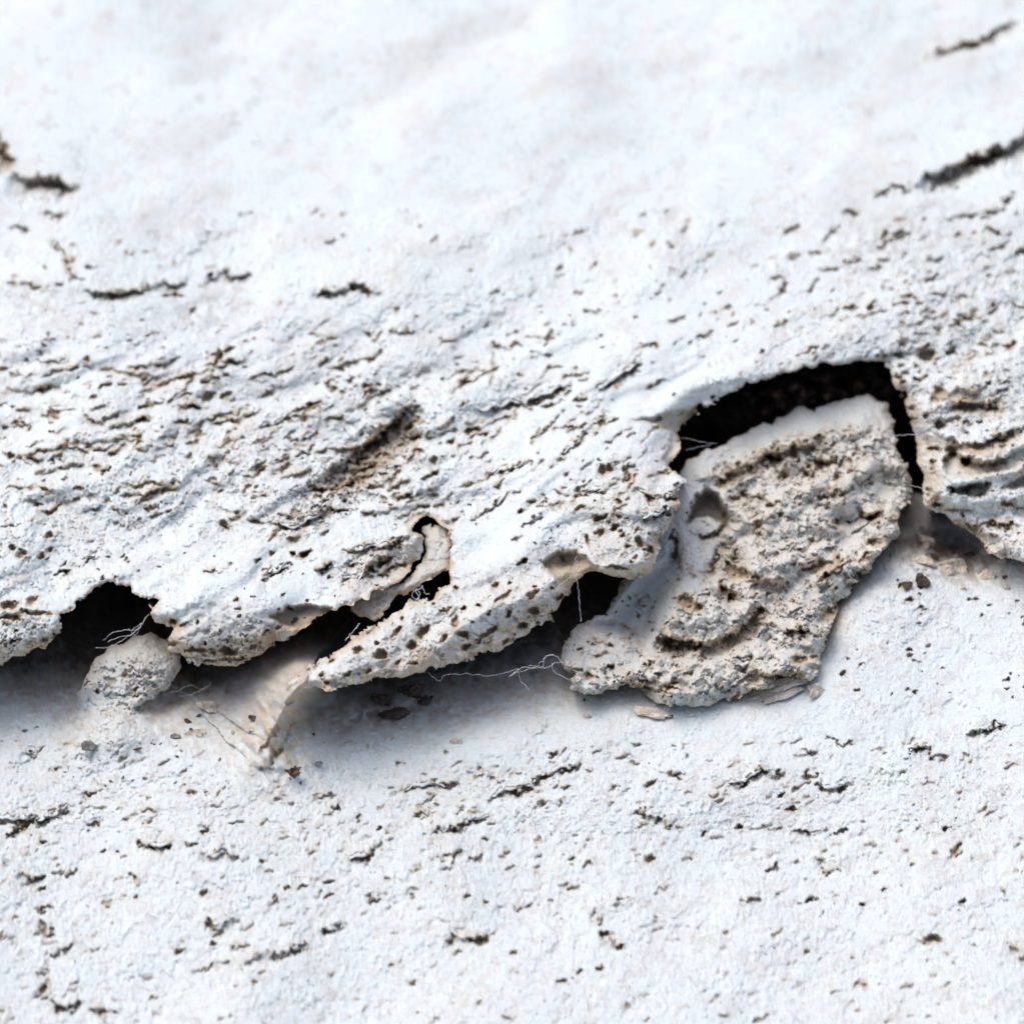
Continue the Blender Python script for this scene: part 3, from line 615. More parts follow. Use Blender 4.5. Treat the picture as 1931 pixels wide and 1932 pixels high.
gL.h -= 1.35 * soft * np.logaddexp(0, dl / soft)
gL.sd = np.full(Xl.shape, 50.0)
gL.h += 14 * samp(T_huge, Xl + 300, Yl)
# ridge that climbs to the tip of the tongue
rid = onto([(572, 1284, 400), (553, 1310, 350), (535, 1350, 225), (514, 1400, 105), (484, 1445, 36), (430, 1490, 10), (380, 1530, 0)], lower_base)
d, sg, t, amp = pdist(rid, Xl + 2.5 * samp(T_edge, Xl, Yl) + 4 * samp(T_big, Xl, Yl), Yl)
right = sg > 0
# side: + means image-above/right of the line direction
gL.h += amp * np.where(sg > 0, np.exp(-(d / (38.0 + 40 * sstep(260, 40, amp))) ** 1.5), np.exp(-(d / 100.0) ** 1.25))
ridge_w = np.where(amp > 8, np.exp(-(d / 55.0) ** 2), 0)
gL.bump(690, 1350, 110, 34, -22, -8)
gL.bump(300, 1350, 60, 30, -10); gL.bump(260, 1400, 200, 60, 10); gL.bump(1000, 1400, 260, 40, 16, -6); gL.bump(1750, 1040, 80, 20, -34, 20); gL.bump(1815, 1030, 70, 30, -130, 12)
rside = np.where(sg > 0, 1.0, 0.25) * np.exp(-(d / 80.0) ** 2) * np.clip(amp / 80, 0, 1)  # right flank weight; its tan below paints the flank's shade
gL.grain(-17, 0.6, rside)
gL.sponge(0.25 * sstep(1380, 1500, Yl) + 0.8 * gL.blob(0, 1720, 1030, 110, 60, 15) + 0.35 * gL.blob(0, 1640, 1160, 120, 110), 8, 6, tan=0.4)
gL.tan += 0.12 * ridge_w * np.clip(amp / 120, 0, 1) + 0.42 * rside * (0.8 + 0.5 * samp(T_mid, Xl * .7, Yl)) + np.clip(0.24 * sstep(-80, 20, dl) * sstep(1640, 1560, Xl) * (0.7 + 0.5 * samp(T_mid, Xl, Yl * 1.5)), 0, 1)  # tan band under the lip: staining, plus warmth painted into its shade
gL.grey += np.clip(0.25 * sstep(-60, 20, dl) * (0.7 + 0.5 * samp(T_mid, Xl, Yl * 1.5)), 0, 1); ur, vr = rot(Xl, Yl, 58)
gL.h += np.clip(amp / 60, 0, 1) * np.exp(-(d / 70) ** 2) * (4.5 * samp(T_mid, ur * 0.4, vr * 1.3) + 3 * samp(T_edge, ur * .3, vr)); gL.tan += 0.4 * np.clip(amp / 60, 0, 1) * np.exp(-(d / 60) ** 2) * np.clip(samp(T_mid, ur * 0.4, vr * 1.3) - .5, 0, 1)
fl = onto([(268, 1275, 118), (240, 1325, 104), (200, 1368, 62), (150, 1404, 26), (95, 1432, 0)], lower_base); d2, _, _, a2_ = pdist(fl, Xl + 3 * samp(T_edge, Xl, Yl), Yl)
gL.h += a2_ * np.exp(-(d2 / 58) ** 2); gL.sponge(0.6 * np.clip(a2_ / 40, 0, 1) * np.exp(-(d2 / 60) ** 4), 9, 6, tan=.4); gL.bump(250, 1390, 70, 26, 18, -10)
gL.grey += 0.5 * sstep(0, 50, dl) ; gL.dirt += 0.75 * sstep(50, 130, dl + 20 * samp(T_mid, Xl, Yl)) * sstep(1640, 1560, Xl) * (1 - np.clip(np.clip(amp / 100, 0, 1) * np.exp(-(d / 90.0) ** 2) * 1.5, 0, 1)) + 0.7 * gL.blob(0, 1790, 1045, 120, 44, 18) * sstep(-.9, .5, samp(T_mid, Xl, Yl)) + 0.5 * gL.blob(0, 730, 1345, 130, 26, -8) * sstep(-0.2, .8, samp(T_mid, Xl, Yl))  # grey and brown deepen into the crack: dirt, plus painted darkness to blacken it
def LL(V, *lines, **kw):
    for l in lines: gL.ledge(onto(V(l), lower_base), **kw)
def PL(V, *ps, **kw):
    for p in ps:
        q = onto(V([(p[0], p[1])]), lower_base)[0]; a = (p[2] if len(p) > 2 else 14) * k_ / 1.9883
        gL.pore(q[0], q[1], a, (p[3] if len(p) > 3 else p[2] * .8) * k_ / 1.9883, p[4] if len(p) > 4 else -15, **kw)
lb = dict(A=8, B=25, M=8, LA=22, ramp=4, tan=0.9, dirt=0.35); ls = dict(A=5, B=15, M=5.5, LA=14, ramp=3, tan=0.8, dirt=0.25)
LL(V7, [(-60, 570), (0, 560), (60, 530), (130, 540), (200, 555), (280, 530), (400, 470)], **dict(lb, B=34, M=11))
LL(V7, [(40, 640), (100, 590), (170, 580)], [(750, 660), (830, 690), (900, 700), (980, 670)], [(1120, 710), (1160, 755), (1250, 730), (1340, 772)], [(120, 830), (180, 890), (240, 860)], [(300, 1440), (240, 1530), (300, 1570), (370, 1610), (410, 1580), (480, 1560)],
   [(480, 1610), (540, 1600), (620, 1620), (570, 1680)], [(1170, 1100), (1210, 1170), (1280, 1120), (1340, 1100)], [(1340, 1328), (1400, 1325), (1490, 1325), (1560, 1305), (1640, 1260), (1750, 1255)], [(1780, 1170), (1850, 1150), (1931, 1130)], [(230, 1120), (265, 1180), (310, 1155)], **lb)
LL(V7, [(460, 420), (550, 400)], [(490, 560), (540, 575), (575, 540)], [(1040, 690), (1100, 680)], [(1440, 780), (1500, 775)], [(210, 1050), (290, 1035)], [(0, 1190), (80, 1230)], [(260, 1310), (340, 1290), (420, 1240)], [(205, 1410), (265, 1410)], [(360, 1490), (440, 1500), (470, 1490)],
   [(1070, 1390), (1200, 1360), (1290, 1330)], [(1280, 1250), (1330, 1270), (1380, 1245)], [(1490, 1060), (1530, 980)], [(740, 830), (760, 900), (790, 920)], [(1740, 430), (1800, 430), (1860, 390)], [(1850, 480), (1910, 480)], [(1520, 440), (1575, 430)], [(280, 850), (340, 850), (440, 835)], [(265, 1310), (275, 1400)], **ls)
LL(V8, [(770, 460), (830, 400), (900, 385), (1000, 370), (1070, 320), (1170, 280), (1240, 250), (1340, 230)], [(440, 640), (500, 600), (580, 600), (640, 570), (740, 540), (820, 525)], [(0, 770), (80, 750), (150, 720), (190, 650)], [(550, 1250), (600, 1195), (660, 1215), (730, 1215), (810, 1200)],
   [(1390, 1210), (1440, 1185), (1490, 1230), (1580, 1275)], [(310, 380), (400, 360), (480, 345), (560, 360), (660, 330)], [(1620, 480), (1680, 540), (1770, 545)], **lb)
LL(V8, [(780, 310), (840, 320), (880, 340)], [(1060, 460), (1150, 455), (1220, 460)], [(500, 750), (570, 755)], [(570, 800), (620, 740), (660, 735)], [(680, 765), (760, 765)], [(350, 530), (410, 500), (500, 515)], [(40, 540), (100, 525)], [(120, 970), (150, 1000), (200, 995)], [(310, 950), (390, 970)],
   [(910, 1045), (970, 1040), (1070, 1000)], [(1370, 1070), (1410, 1110), (1450, 1100)], [(1490, 1040), (1520, 980)], [(1770, 545), (1810, 590)], [(1480, 365), (1520, 380)], [(1710, 280), (1800, 290), (1880, 320)], [(1120, 180), (1180, 185)], [(1060, 1200), (1065, 1250)], [(1720, 960), (1800, 925)], **ls)
LL(V9, [(260, 345), (330, 340), (400, 310), (480, 270), (530, 290), (620, 305)], [(780, 350), (850, 370), (910, 365), (975, 340)], [(1280, 180), (1340, 150), (1430, 145)], [(1390, 180), (1470, 190), (1510, 215)], [(1580, 100), (1680, 60), (1760, 20), (1840, 20)], [(660, 605), (690, 615), (770, 610)], [(1860, 1240), (1960, 1360)], **lb)
LL(V9, [(690, 150), (740, 175), (790, 190)], [(700, 300), (770, 310)], [(850, 90), (900, 125), (990, 120)], [(870, 620), (940, 590)], [(810, 780), (820, 850)], [(820, 855), (860, 830), (920, 830)], [(380, 1010), (460, 985)], [(500, 840), (550, 800)], [(230, 1640), (320, 1650)], **ls)
PL(V9, (1495, 605, 20, 18), (1425, 1222, 46, 22, 5), (1590, 1010, 17, 14), (635, 505, 40, 15, -3), (580, 423, 18, 9), (740, 1003, 28, 10), (1030, 1030, 20, 12), (345, 600, 26, 14), (150, 640, 20, 10), (1145, 945, 16, 9), D=26, dirt=0.6)
PL(V8, (1690, 358, 40, 14), (1690, 780, 30, 22), (675, 985, 26, 9), (775, 1023, 18, 10), (1250, 770, 22, 10), (1200, 1455, 26, 9), (930, 1300, 24, 12), (185, 605, 16, 10), (1410, 1385, 20, 16), (1300, 1405, 22, 10), D=20, dirt=0.55)
PL(V7, (1145, 625, 22, 11), (240, 680, 22, 10), (1600, 940, 18, 12), (1835, 985, 28, 10), (1830, 905, 34, 10), (240, 945, 24, 12), (1140, 965, 24, 14), (245, 1498, 26, 14), (1190, 1245, 16, 13), (1000, 1290, 30, 16), (755, 985, 14, 9), (580, 730, 14, 7), (660, 738, 12, 7), (1690, 930, 30, 9), D=18, dirt=0.55)
PL(V4, (1290, 1560, 22, 14), (1350, 1480, 20, 14), (1240, 1480, 14), D=22, dirt=.4)
def okL(x, y): return not (480 < x < 680 and y < 1440) and y > np.interp(x, gL.xs, lipy) + 25
random_ledges(gL, 330, (-30, 1400, 1960, 1620), -17, 10, 55, A=(1.5, 4.5), B=(5, 14), M=(2.5, 5), ok=okL)
random_ledges(gL, 200, (-30, 1600, 1960, 1960), -17, 12, 50, A=(1.5, 4), B=(6, 14), M=(3, 5.5), ok=okL)
random_pores(gL, 300, (-30, 1400, 1960, 1960), -17, (2.0, 5.0), ok=okL, el=(.25, .6), dirt=0.25, dm=.7)
gL.scales(0.8 * sstep(1390, 1450, Yl) * sstep(-.2, 1, samp(T_big, Xl + 555, Yl)), 20, 3.5, -17, 9, tan=.35)
random_pores(gL, 120, (1560, 1010, 1960, 1320), -17, (2.0, 7), dirt=0.4)
random_pores(gL, 130, (-30, 1330, 640, 1480), -20, (1.8, 4.5), ok=okL, dirt=0.3)
for bx_ in ((-380, 1420, -30, 1960), (1960, 1300, 2320, 1960)):
    random_ledges(gL, 70, bx_, -17, 12, 60, A=(2, 5), B=(6, 16), M=(3, 6), ok=okL); random_pores(gL, 100, bx_, -17, (3, 6), ok=okL, dirt=.5)
LL(V1, [(1440, 1380), (1500, 1280), (1560, 1190)], [(1530, 1400), (1570, 1300), (1620, 1200), (1650, 1120)], [(1490, 1430), (1560, 1340)], [(1590, 1090), (1640, 1050), (1700, 1040)], **dict(A=4, B=12, M=5, LA=12, ramp=4, tan=.6, jag=.6))
wL = lower_base(Xl, Yl) + gL.h
keepL = wL > lower_base(Xl, Yl) - 640
partL = np.zeros(Xl.shape, int); partL[inside(onto([(440, 1440), (500, 1370), (525, 1280), (590, 1280), (560, 1340), (540, 1400), (500, 1470)], lower_base), Xl, Yl)] = 1
rootL = empty('lower_bone_plate', 966, 1600, float(lower_base(966, 1600)))
tag(rootL, 'broad white lower bone plate with small cracks, sloping down in front of the crack', 'bone plate')
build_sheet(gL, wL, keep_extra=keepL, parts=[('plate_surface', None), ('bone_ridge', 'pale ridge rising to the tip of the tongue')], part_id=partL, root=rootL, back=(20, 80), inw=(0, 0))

# thin lifted flakes along the traced broken edges: parts of the two plates
def lifted_flakes(g, w, base, V, lines, root, wid=16, lift=5, seed=0):
    for q, l in enumerate(lines):
        r = np.random.default_rng(seed * 100 + q); P = np.array([(p[0], p[1]) for p in onto(V(l), base)])
        seg = np.concatenate([[0], np.cumsum(np.hypot(*np.diff(P, axis=0).T))]); n = int(np.clip(seg[-1] / 5, 7, 26))
        t = np.linspace(0.04, 0.96, n) * seg[-1]; x = np.interp(t, seg, P[:, 0]); y = np.interp(t, seg, P[:, 1])
        x += 2.5 * samp(T_edge, x + 50 * q, y); y += 3.0 * samp(T_edge, x * 1.4, y + 40 * q) + 0.8 * r.standard_normal(n)
        f = np.sin(np.linspace(0, np.pi, n)) ** 0.6
        rows = []; cols = []
        for dy, dz, c in ((-wid, -7, 0), (-wid * .45, 1.5, 0), (-1, lift, .1), (4.0, lift * 1.15, .5), (3.0, lift - 5, .95), (-6, -6, 1)):
            yy = y + dy * f - dy * 0.0; xx = x + dy * 0.25 * f
            hh = np.array([grid_w(g, w, a, b - 5) for a, b in zip(x, y - 3)])
            hh = hh + (float(base(0, 1.0)) - float(base(0, 0.0))) * (dy * f + 3)
            rows.append(to_world(xx, yy, hh + dz * f + 0.5 * r.standard_normal(n) * (c < .5))); cols.append(np.repeat((WHITE * (1 - c) + TAN * c)[None], n, 0))
        W3 = np.concatenate(rows); k = len(rows)
        F = [[a * n + b, (a + 1) * n + b, (a + 1) * n + b + 1, a * n + b + 1] for a in range(k) for b in range(n - 1) if a < k - 1]
        F += [[(k - 1) * n + b, b, b + 1, (k - 1) * n + b + 1] for b in range(n - 1)]
        o = mesh_obj('bone_flake', W3, F, M_bone, root, np.concatenate(cols)); o.matrix_parent_inverse = mathutils.Matrix.Translation(root.location).inverted()
def grid_w(g, w, x, y):
    i = min(max(int(np.searchsorted(g.ys, y)), 0), len(g.ys) - 1); j = min(max(int(np.searchsorted(g.xs, x)), 0), len(g.xs) - 1)
    return float(w[i, j])
lifted_flakes(gU, wU, upper_base, V5, [[(1490, 1290), (1560, 1270), (1640, 1300), (1740, 1250), (1860, 1170)], [(1460, 1580), (1560, 1530), (1610, 1500)], [(1600, 820), (1700, 790), (1790, 760)], [(1370, 990), (1430, 940), (1490, 910)], [(1430, 760), (1560, 690), (1700, 610)],
   [(760, 610), (830, 590), (940, 610)], [(380, 850), (440, 850), (510, 890)], [(1130, 1540), (1220, 1530), (1290, 1520)], [(460, 1480), (540, 1445)], [(260, 640), (340, 632), (420, 630)]], rootU, seed=1)
lifted_flakes(gU, wU, upper_base, V6, [[(700, 640), (790, 640), (900, 600), (980, 600)], [(980, 600), (1060, 580), (1180, 520), (1280, 490)], [(1370, 530), (1490, 480), (1620, 380)], [(1170, 900), (1260, 830), (1350, 740), (1470, 655)], [(820, 1020), (880, 970), (950, 970), (1020, 910)],
   [(1600, 1070), (1690, 1120), (1790, 1130), (1850, 1065)], [(1640, 1260), (1750, 1210), (1830, 1185)], [(770, 1220), (850, 1150), (920, 1090)], [(1290, 1130), (1370, 1080), (1440, 1090)], [(530, 470), (580, 450), (650, 420), (720, 420)], [(1530, 970), (1580, 952), (1630, 955)]], rootU, seed=2)
lifted_flakes(gU, wU, upper_base, V2, [[(400, 370), (500, 380), (590, 365), (720, 340), (790, 295)], [(510, 550), (560, 470), (640, 430)], [(0, 500), (60, 485), (120, 455)]], rootU, seed=3)
lifted_flakes(gL, wL, lower_base, V7, [[(-20, 560), (60, 530), (130, 540), (200, 555)], [(200, 555), (280, 530), (400, 470)], [(750, 660), (830, 690), (900, 700), (975, 670)], [(1130, 720), (1170, 755), (1250, 730)], [(1780, 1170), (1850, 1150), (1925, 1130)]], rootL, seed=4, lift=4)
lifted_flakes(gL, wL, lower_base, V8, [[(770, 460), (830, 400), (900, 385), (1000, 370), (1070, 320)], [(1070, 320), (1170, 280), (1240, 250), (1340, 230)], [(580, 600), (640, 570), (740, 540), (820, 525)], [(10, 770), (80, 750), (150, 720)], [(310, 380), (400, 360), (480, 345), (560, 360)]], rootL, seed=5, lift=4)
lifted_flakes(gL, wL, lower_base, V9, [[(260, 345), (330, 340), (400, 310), (480, 270)], [(780, 350), (850, 370), (910, 365), (975, 340)], [(1280, 180), (1340, 150), (1430, 145)], [(1660, 65), (1720, 35), (1800, 15)]], rootL, seed=6, lift=4)

# nub standing on the lower plate, left
def nub_base(x, y): return lower_base(x, y) + 20
nub = onto([(168, 1268, 20), (182, 1240, 20), (205, 1222, 20), (240, 1206, 20), (290, 1197, 18), (326, 1212, 20), (340, 1240, 22), (338, 1274, 26), (310, 1304, 26), (276, 1328, 20), (254, 1348, 8), (243, 1368, 3), (215, 1386, 3), (165, 1400, 3), (112, 1404, 3), (130, 1350, 3), (156, 1305, 10)], nub_base)
gN = Grid(np.arange(100, 370, 2.0), np.arange(1180, 1410, 2.0)); gN.outline(nub)
rl = np.clip(1 - gN.sd / np.maximum(gN.R, 3), 0, 1.2); gN.h -= 0.9 * gN.R * rl ** 2
gN.h += 60 * sstep(1385, 1250, gN.Y + 0.25 * (gN.X - 240)) + 18 * np.exp(-((gN.X - 260) / 60) ** 2) - 28 * sstep(1400, 1350, gN.Y + 0) * 0 - 34 * sstep(0, 1, np.clip((1255 - gN.Y) / 60, 0, 1))
gN.grain(-30, 0.8); gN.sponge(0.9 * gN.blob(0, 245, 1305, 95, 75, -30), 11, 8); gN.scales(gN.blob(0, 245, 1320, 95, 70, -30), 30, 12, -35, 8); gN.tan += 0.16 + 0.45 * np.exp(-np.clip(gN.sd, 0, None) / 6); gN.tan *= sstep(1390, 1320, gN.Y - 0.35 * (gN.X - 240))
random_pores(gN, 60, (160, 1230, 330, 1370), -25, (2, 5))
wlN = np.array([[grid_w(gL, wL, a, b) for a in gN.xs] for b in gN.ys]); sN = sstep(1318, 1392, gN.Y - 0.45 * (gN.X - 240))
wN = (nub_base(gN.X, gN.Y) + gN.h) * (1 - sN) + (wlN + 7 - 16 * sstep(0.7, 1.0, sN) - 14 * sstep(14, 0, gN.sd) * sN) * sN
build_sheet(gN, wN, parts=[('bone_nub', 'small rounded porous nub under the second lobe')], part_id=np.zeros(gN.X.shape, int), root=rootL, back=(14, 50, 120), inw=(1, 3, 5))

# ================================================================== BIG WEDGE FRAGMENT
def wedge_base(x, y): return 1.13 * (np.asarray(y, float) - 1320) - 4
wed = [(1283, 882, 8), (1340, 850, 5), (1400, 816, 5), (1480, 784, 5), (1560, 760, 6), (1640, 748, 10), (1670, 758, 14), (1678, 785, 22), (1690, 830, 30), (1712, 880, 34), (1719, 914, 34), (1712, 948, 30), (1698, 968, 26), (1694, 992, 26), (1678, 1026, 26), (1641, 1075, 30),
       (1612, 1100, 30), (1578, 1136, 28), (1568, 1194, 26), (1560, 1224, 24), (1538, 1260, 20), (1536, 1280, 20), (1480, 1290, 30), (1426, 1300, 34), (1372, 1322, 34), (1311, 1333, 34), (1250, 1330, 30), (1223, 1316, 22), (1202, 1300, 16), (1175, 1293, 20), (1125, 1313, 26), (1080, 1302, 26), (1069, 1270, 26),
       (1057, 1244, 24), (1070, 1207, 18), (1097, 1174, 10), (1140, 1158, 8), (1158, 1130, 10), (1180, 1090, 16), (1200, 1040, 16), (1235, 1000, 12), (1262, 950, 10), (1270, 905, 8)]
wed = onto(wed, wedge_base)
gW = Grid(np.arange(1030, 1750, 2.0), np.arange(730, 1350, 2.0)); gW.outline(wed)
Xw, Yw = gW.X, gW.Y
rl = np.clip(1 - gW.sd / np.maximum(gW.R, 3), 0, 1.2); gW.h -= 1.0 * gW.R * rl ** 2
rough = onto(V3([(840, 130), (960, 90), (1150, -5), (1400, -100), (1750, -165), (1900, -150), (2080, -20), (2120, 150), (2060, 400), (1930, 620), (1760, 850), (1660, 1050), (1580, 1260), (1400, 1320), (1080, 1390), (720, 1410), (520, 1290), (330, 1350), (200, 1330), (170, 1150), (420, 1160), (560, 1180), (700, 1080), (700, 980), (740, 860), (790, 780), (960, 740), (1010, 560), (1080, 440), (1140, 380), (1050, 200), (960, 160)]), wedge_base)
dr, _, _, _ = pdist(rough, Xw + gW.wx, Yw + gW.wy, True); dr = np.where(inside(rough, Xw + gW.wx, Yw + gW.wy), dr, -dr)
rm = sstep(-4, 14, dr)
gW.h += 22 * rm
# smooth concave face on the left, falling back into the crack
cf = onto(V3([(430, 900), (560, 720), (720, 600), (800, 420), (850, 560), (840, 700), (770, 790), (720, 880), (700, 1000), (600, 1100), (420, 1020), (270, 950)]), wedge_base)
dc, _, _, _ = pdist(cf, Xw, Yw, True); dc = np.where(inside(cf, Xw, Yw), dc, -dc)
gW.h -= 80 * sstep(-4, 34, dc); gW.scales(0.6 * (1 - rm) * sstep(900, 1000, Yw), 34, 9, -35, 7, tan=.5); gW.tan += 0.2 * (1 - rm) * np.clip(samp(T_edge, Xw, Yw), 0, 1)
gW.h += 14 * samp(T_big, Xw * 1.5 + 200, Yw * 1.5) * (0.3 + 0.7 * rm)
gW.bump(1480, 1010, 120, 60, 16, -30); gW.bump(1310, 1150, 60, 40, 30, -20); gW.recess(onto(V3([(690, 1000), (790, 1030), (900, 1045), (960, 1050), (1150, 970), (1180, 1010), (960, 1110), (760, 1130), (660, 1110)]), wedge_base), 22, 14, tan=0.1); gW.bump(1400, 1230, 130, 40, 8, -15); gW.bump(1640, 1010, 40, 80, -12, 20); gW.bump(1130, 1240, 50, 40, 8)
gW.grain(-25, 0.7)
gW.sponge(0.6 * rm, 12, 6, tan=0.4); gW.scales(rm, 66, 24, -24, 3, tan=0.5, sharp=0.16); gW.scales(rm, 24, 5, -20, 4, tan=0.35)
gW.h += rm * 9 * samp(T_big, Xw * 2.2 + 90, Yw * 2.6)
gW.sponge(0.5 * rm * gW.blob(0, 1560, 840, 140, 60, -20), 20, 6)
gW.tan *= 0.8; gW.dirt *= 0.6
gW.tan += 0.24 * rm + 0.08 + 0.45 * np.exp(-np.clip(gW.sd, 0, None) / 4)
gW.grey += 0.35 * (1 - rm) * sstep(840, 980, Yw) + 0.25 * (1 - rm) * sstep(900, 780, Yw)
def LW(V, *lines, **kw):
    for l in lines: gW.ledge(onto(V(l), wedge_base), **kw)
LW(V3, [(700, 1000), (790, 1040), (900, 1050), (960, 1060)], [(1170, 960), (1230, 880), (1290, 850)], [(1090, 590), (1110, 560), (1150, 600)], [(1170, 200), (1210, 240), (1290, 210)], [(1580, 230), (1680, 215), (1770, 190)], [(1240, 80), (1300, 20), (1400, 0)],
   [(1560, 70), (1640, 40), (1700, 20)], [(1590, 720), (1640, 660), (1740, 620)], [(1040, 750), (1100, 790), (1160, 800)], [(490, 1280), (560, 1310), (640, 1370)], [(1180, 1310), (1260, 1330), (1480, 1290)], [(1370, 975), (1430, 985), (1530, 970)], [(400, 1165), (510, 1175)], **dict(A=8, B=40, M=11, LA=20, ramp=4, tan=.9, dirt=.1))
LW(V4, [(480, 760), (560, 730), (680, 700)], [(690, 800), (760, 830), (820, 760)], [(880, 800), (960, 770)], [(750, 660), (840, 640)], [(1000, 1080), (1100, 1070), (1170, 1040)], [(380, 800), (450, 790)], **dict(A=10, B=40, M=12, LA=20, ramp=4, tan=.9, dirt=.1))
LW(V3, [(690, 995), (790, 1045), (900, 1050), (960, 1060), (1100, 1010), (1170, 950), (1240, 890), (1330, 860)], **dict(A=14, B=46, M=20, LA=34, ramp=9, tan=.9, dirt=.05))
LW(V3, [(1000, 150), (1090, 110), (1160, 60), (1230, 45)], [(1240, 20), (1330, -20), (1400, -10)], [(1420, -40), (1500, -60), (1580, -50)], [(1180, 700), (1270, 690), (1350, 720), (1420, 690)], [(1500, 620), (1600, 600), (1720, 560)], [(1560, 900), (1640, 870), (1690, 820)], [(480, 1250), (560, 1290), (680, 1300), (800, 1270)],
   [(1150, 1230), (1280, 1210), (1400, 1240), (1540, 1200)], [(1080, 600), (1130, 640), (1200, 640)], **dict(A=12, B=38, M=15, LA=26, ramp=8, tan=.9, dirt=.05))
LW(V3, [(1095, 450), (1070, 560), (1010, 660), (930, 740)], [(790, 400), (800, 500), (815, 600), (850, 670)], **dict(A=6, B=30, M=8, LA=20, ramp=5, tan=.6, dirt=.3))
for p in ((850, 830, 55, 40, 20, 30), (920, 860, 30, 24, 0, 26), (1045, 735, 16, 36, 0, 30), (1110, 795, 30, 18, 0, 26), (1482, 1150, 46, 26, 5, 26), (1210, 1140, 14, 12, 0, 18), (640, 1305, 34, 14, 5, 26), (650, 1270, 40, 10, 10, 16), (780, 1280, 34, 10, 10, 16), (1320, 290, 20, 14, 0, 24), (1380, 345, 16, 14, 0, 20),
          (1550, 490, 20, 14, 0, 24), (1500, 995, 34, 14, 0, 26), (1900, 350, 34, 26, 0, 34), (1900, 490, 34, 20, 0, 30), (1760, 385, 14, 12, 0, 20), (1690, 385, 26, 20, 0, 24), (1120, 255, 36, 14, 10, 26), (1560, 1135, 20, 14, 0, 16), (1250, 395, 22, 26, 0, 24), (1440, 620, 18, 14, 0, 20), (1240, 690, 34, 14, 10, 24),
          (250, 1205, 36, 12, 15, 20), (310, 1240, 26, 12, 15, 18), (220, 1245, 16, 14, 0, 18), (320, 1350, 34, 10, 0, 20), (1820, 670, 14, 12, 0, 20), (1780, 765, 10, 8, 0, 16), (1850, 570, 30, 14, -30, 24), (1620, 690, 50, 16, -30, 22), (1390, 130, 34, 16, -10, 22), (1590, 50, 30, 22, -20, 30), (1350, 560, 16, 12, 0, 16)):
    q = onto(V3([(p[0], p[1])]), wedge_base)[0]; gW.pore(q[0], q[1], p[2] * .3386, p[3] * .3386, p[4], D=p[5], dirt=0.4)
# curled ring with a small ledge inside it
ring = onto(V3([(850, 330), (900, 230), (960, 190), (1040, 230), (1090, 300), (1130, 380), (1090, 430), (1050, 480), (950, 500), (870, 460), (835, 400)]), wedge_base)
gW.recess(ring, 95, 14, tan=0.5, dirt=0.45, jag=.6)
led = onto(V3([(850, 390), (900, 350), (980, 350), (1050, 380), (1060, 420), (1010, 465), (920, 470), (860, 440)]), wedge_base)
gW.recess(led, -70, 8, tan=-0.45, dirt=-0.45, jag=.6)
LW(V3, [(300, 1010), (380, 1040), (470, 1080)], [(420, 940), (520, 960), (600, 1010)], [(560, 850), (600, 800), (640, 780)], [(480, 1010), (560, 1060), (610, 1120)], [(240, 1100), (330, 1120), (430, 1110)], [(870, 620), (900, 690)], **dict(A=4, B=12, M=5, LA=14, ramp=4, tan=.7, jag=.7, dirt=.1))
for q_ in range(70):
    x_, y_ = rng.uniform(1070, 1290), rng.uniform(1090, 1290); gW.pore(x_, y_, rng.uniform(1.8, 4.5), None, -20, tan=.7, dirt=.25)
def okW(x, y):
    j = int((x - gW.xs[0]) / 2); i = int((y - gW.ys[0]) / 2)
    return 0 <= i < len(gW.ys) and 0 <= j < len(gW.xs) and gW.sd[i, j] > 5 and rm[i, j] > .5
random_pores(gW, 420, (1060, 760, 1730, 1340), -20, (2, 7), ok=okW)
random_ledges(gW, 170, (1060, 760, 1730, 1340), -22, 10, 45, A=(2, 6), B=(6, 20), ok=okW)
wW = wedge_base(Xw, Yw) + gW.h
partW = np.zeros(Xw.shape, int); partW[rm > 0.5] = 1; partW[inside(ring, Xw, Yw)] = 2
rootW = empty('bone_wedge', 1400, 1150, float(wedge_base(1400, 1150)))
tag(rootW, 'big crumbly wedge of spongy bone standing in the gap between the two plates', 'bone fragment')
build_sheet(gW, wW, parts=[('smooth_face', None), ('spongy_face', None), ('curled_ring', None)], part_id=partW, root=rootW, back=(12, 40, 100, 180), inw=(1, 3, 5, 6))

# ================================================================== CURLED STRIP IN THE NOTCH
def curl_base(x, y): return upper_base(x, y) - 46
cu = onto(V2([(882, 272, 10), (960, 262, 10), (1035, 295, 12), (1040, 400, 16), (1012, 500, 18), (950, 545, 18), (870, 590, 18), (770, 662, 12), (735, 655, 10), (700, 690, 10), (610, 795, 12), (530, 765, 12), (455, 730, 10), (460, 680, 8), (560, 640, 8), (640, 612, 8), (790, 535, 14), (868, 462, 16), (890, 380, 14), (884, 320, 10)]), curl_base)
gC = Grid(np.arange(640, 880, 2.0), np.arange(970, 1190, 2.0)); gC.outline(cu)
rl = np.clip(1 - gC.sd / np.maximum(gC.R, 3), 0, 1.2); gC.h -= 1.1 * gC.R * rl ** 2
gC.grain(-40, 0.7); gC.sponge(0.5 + 0 * gC.X, 7, 5, tan=.4); gC.tan += 0.18 + 0.35 * rl; gC.grey += 0.25
gC.h -= 26 * sstep(1105, 1130, gC.Y); gC.tan += 0.2 * sstep(1105, 1130, gC.Y)
oc = build_sheet(gC, curl_base(gC.X, gC.Y) + gC.h, parts=[('curled_bone_strip', None)], part_id=np.zeros(gC.X.shape, int), back=(12, 40, 90), inw=(1, 5, 10))[0]
tag(oc, 'grey curled strip of bone lodged in the arched notch above the tongue', 'bone strip')

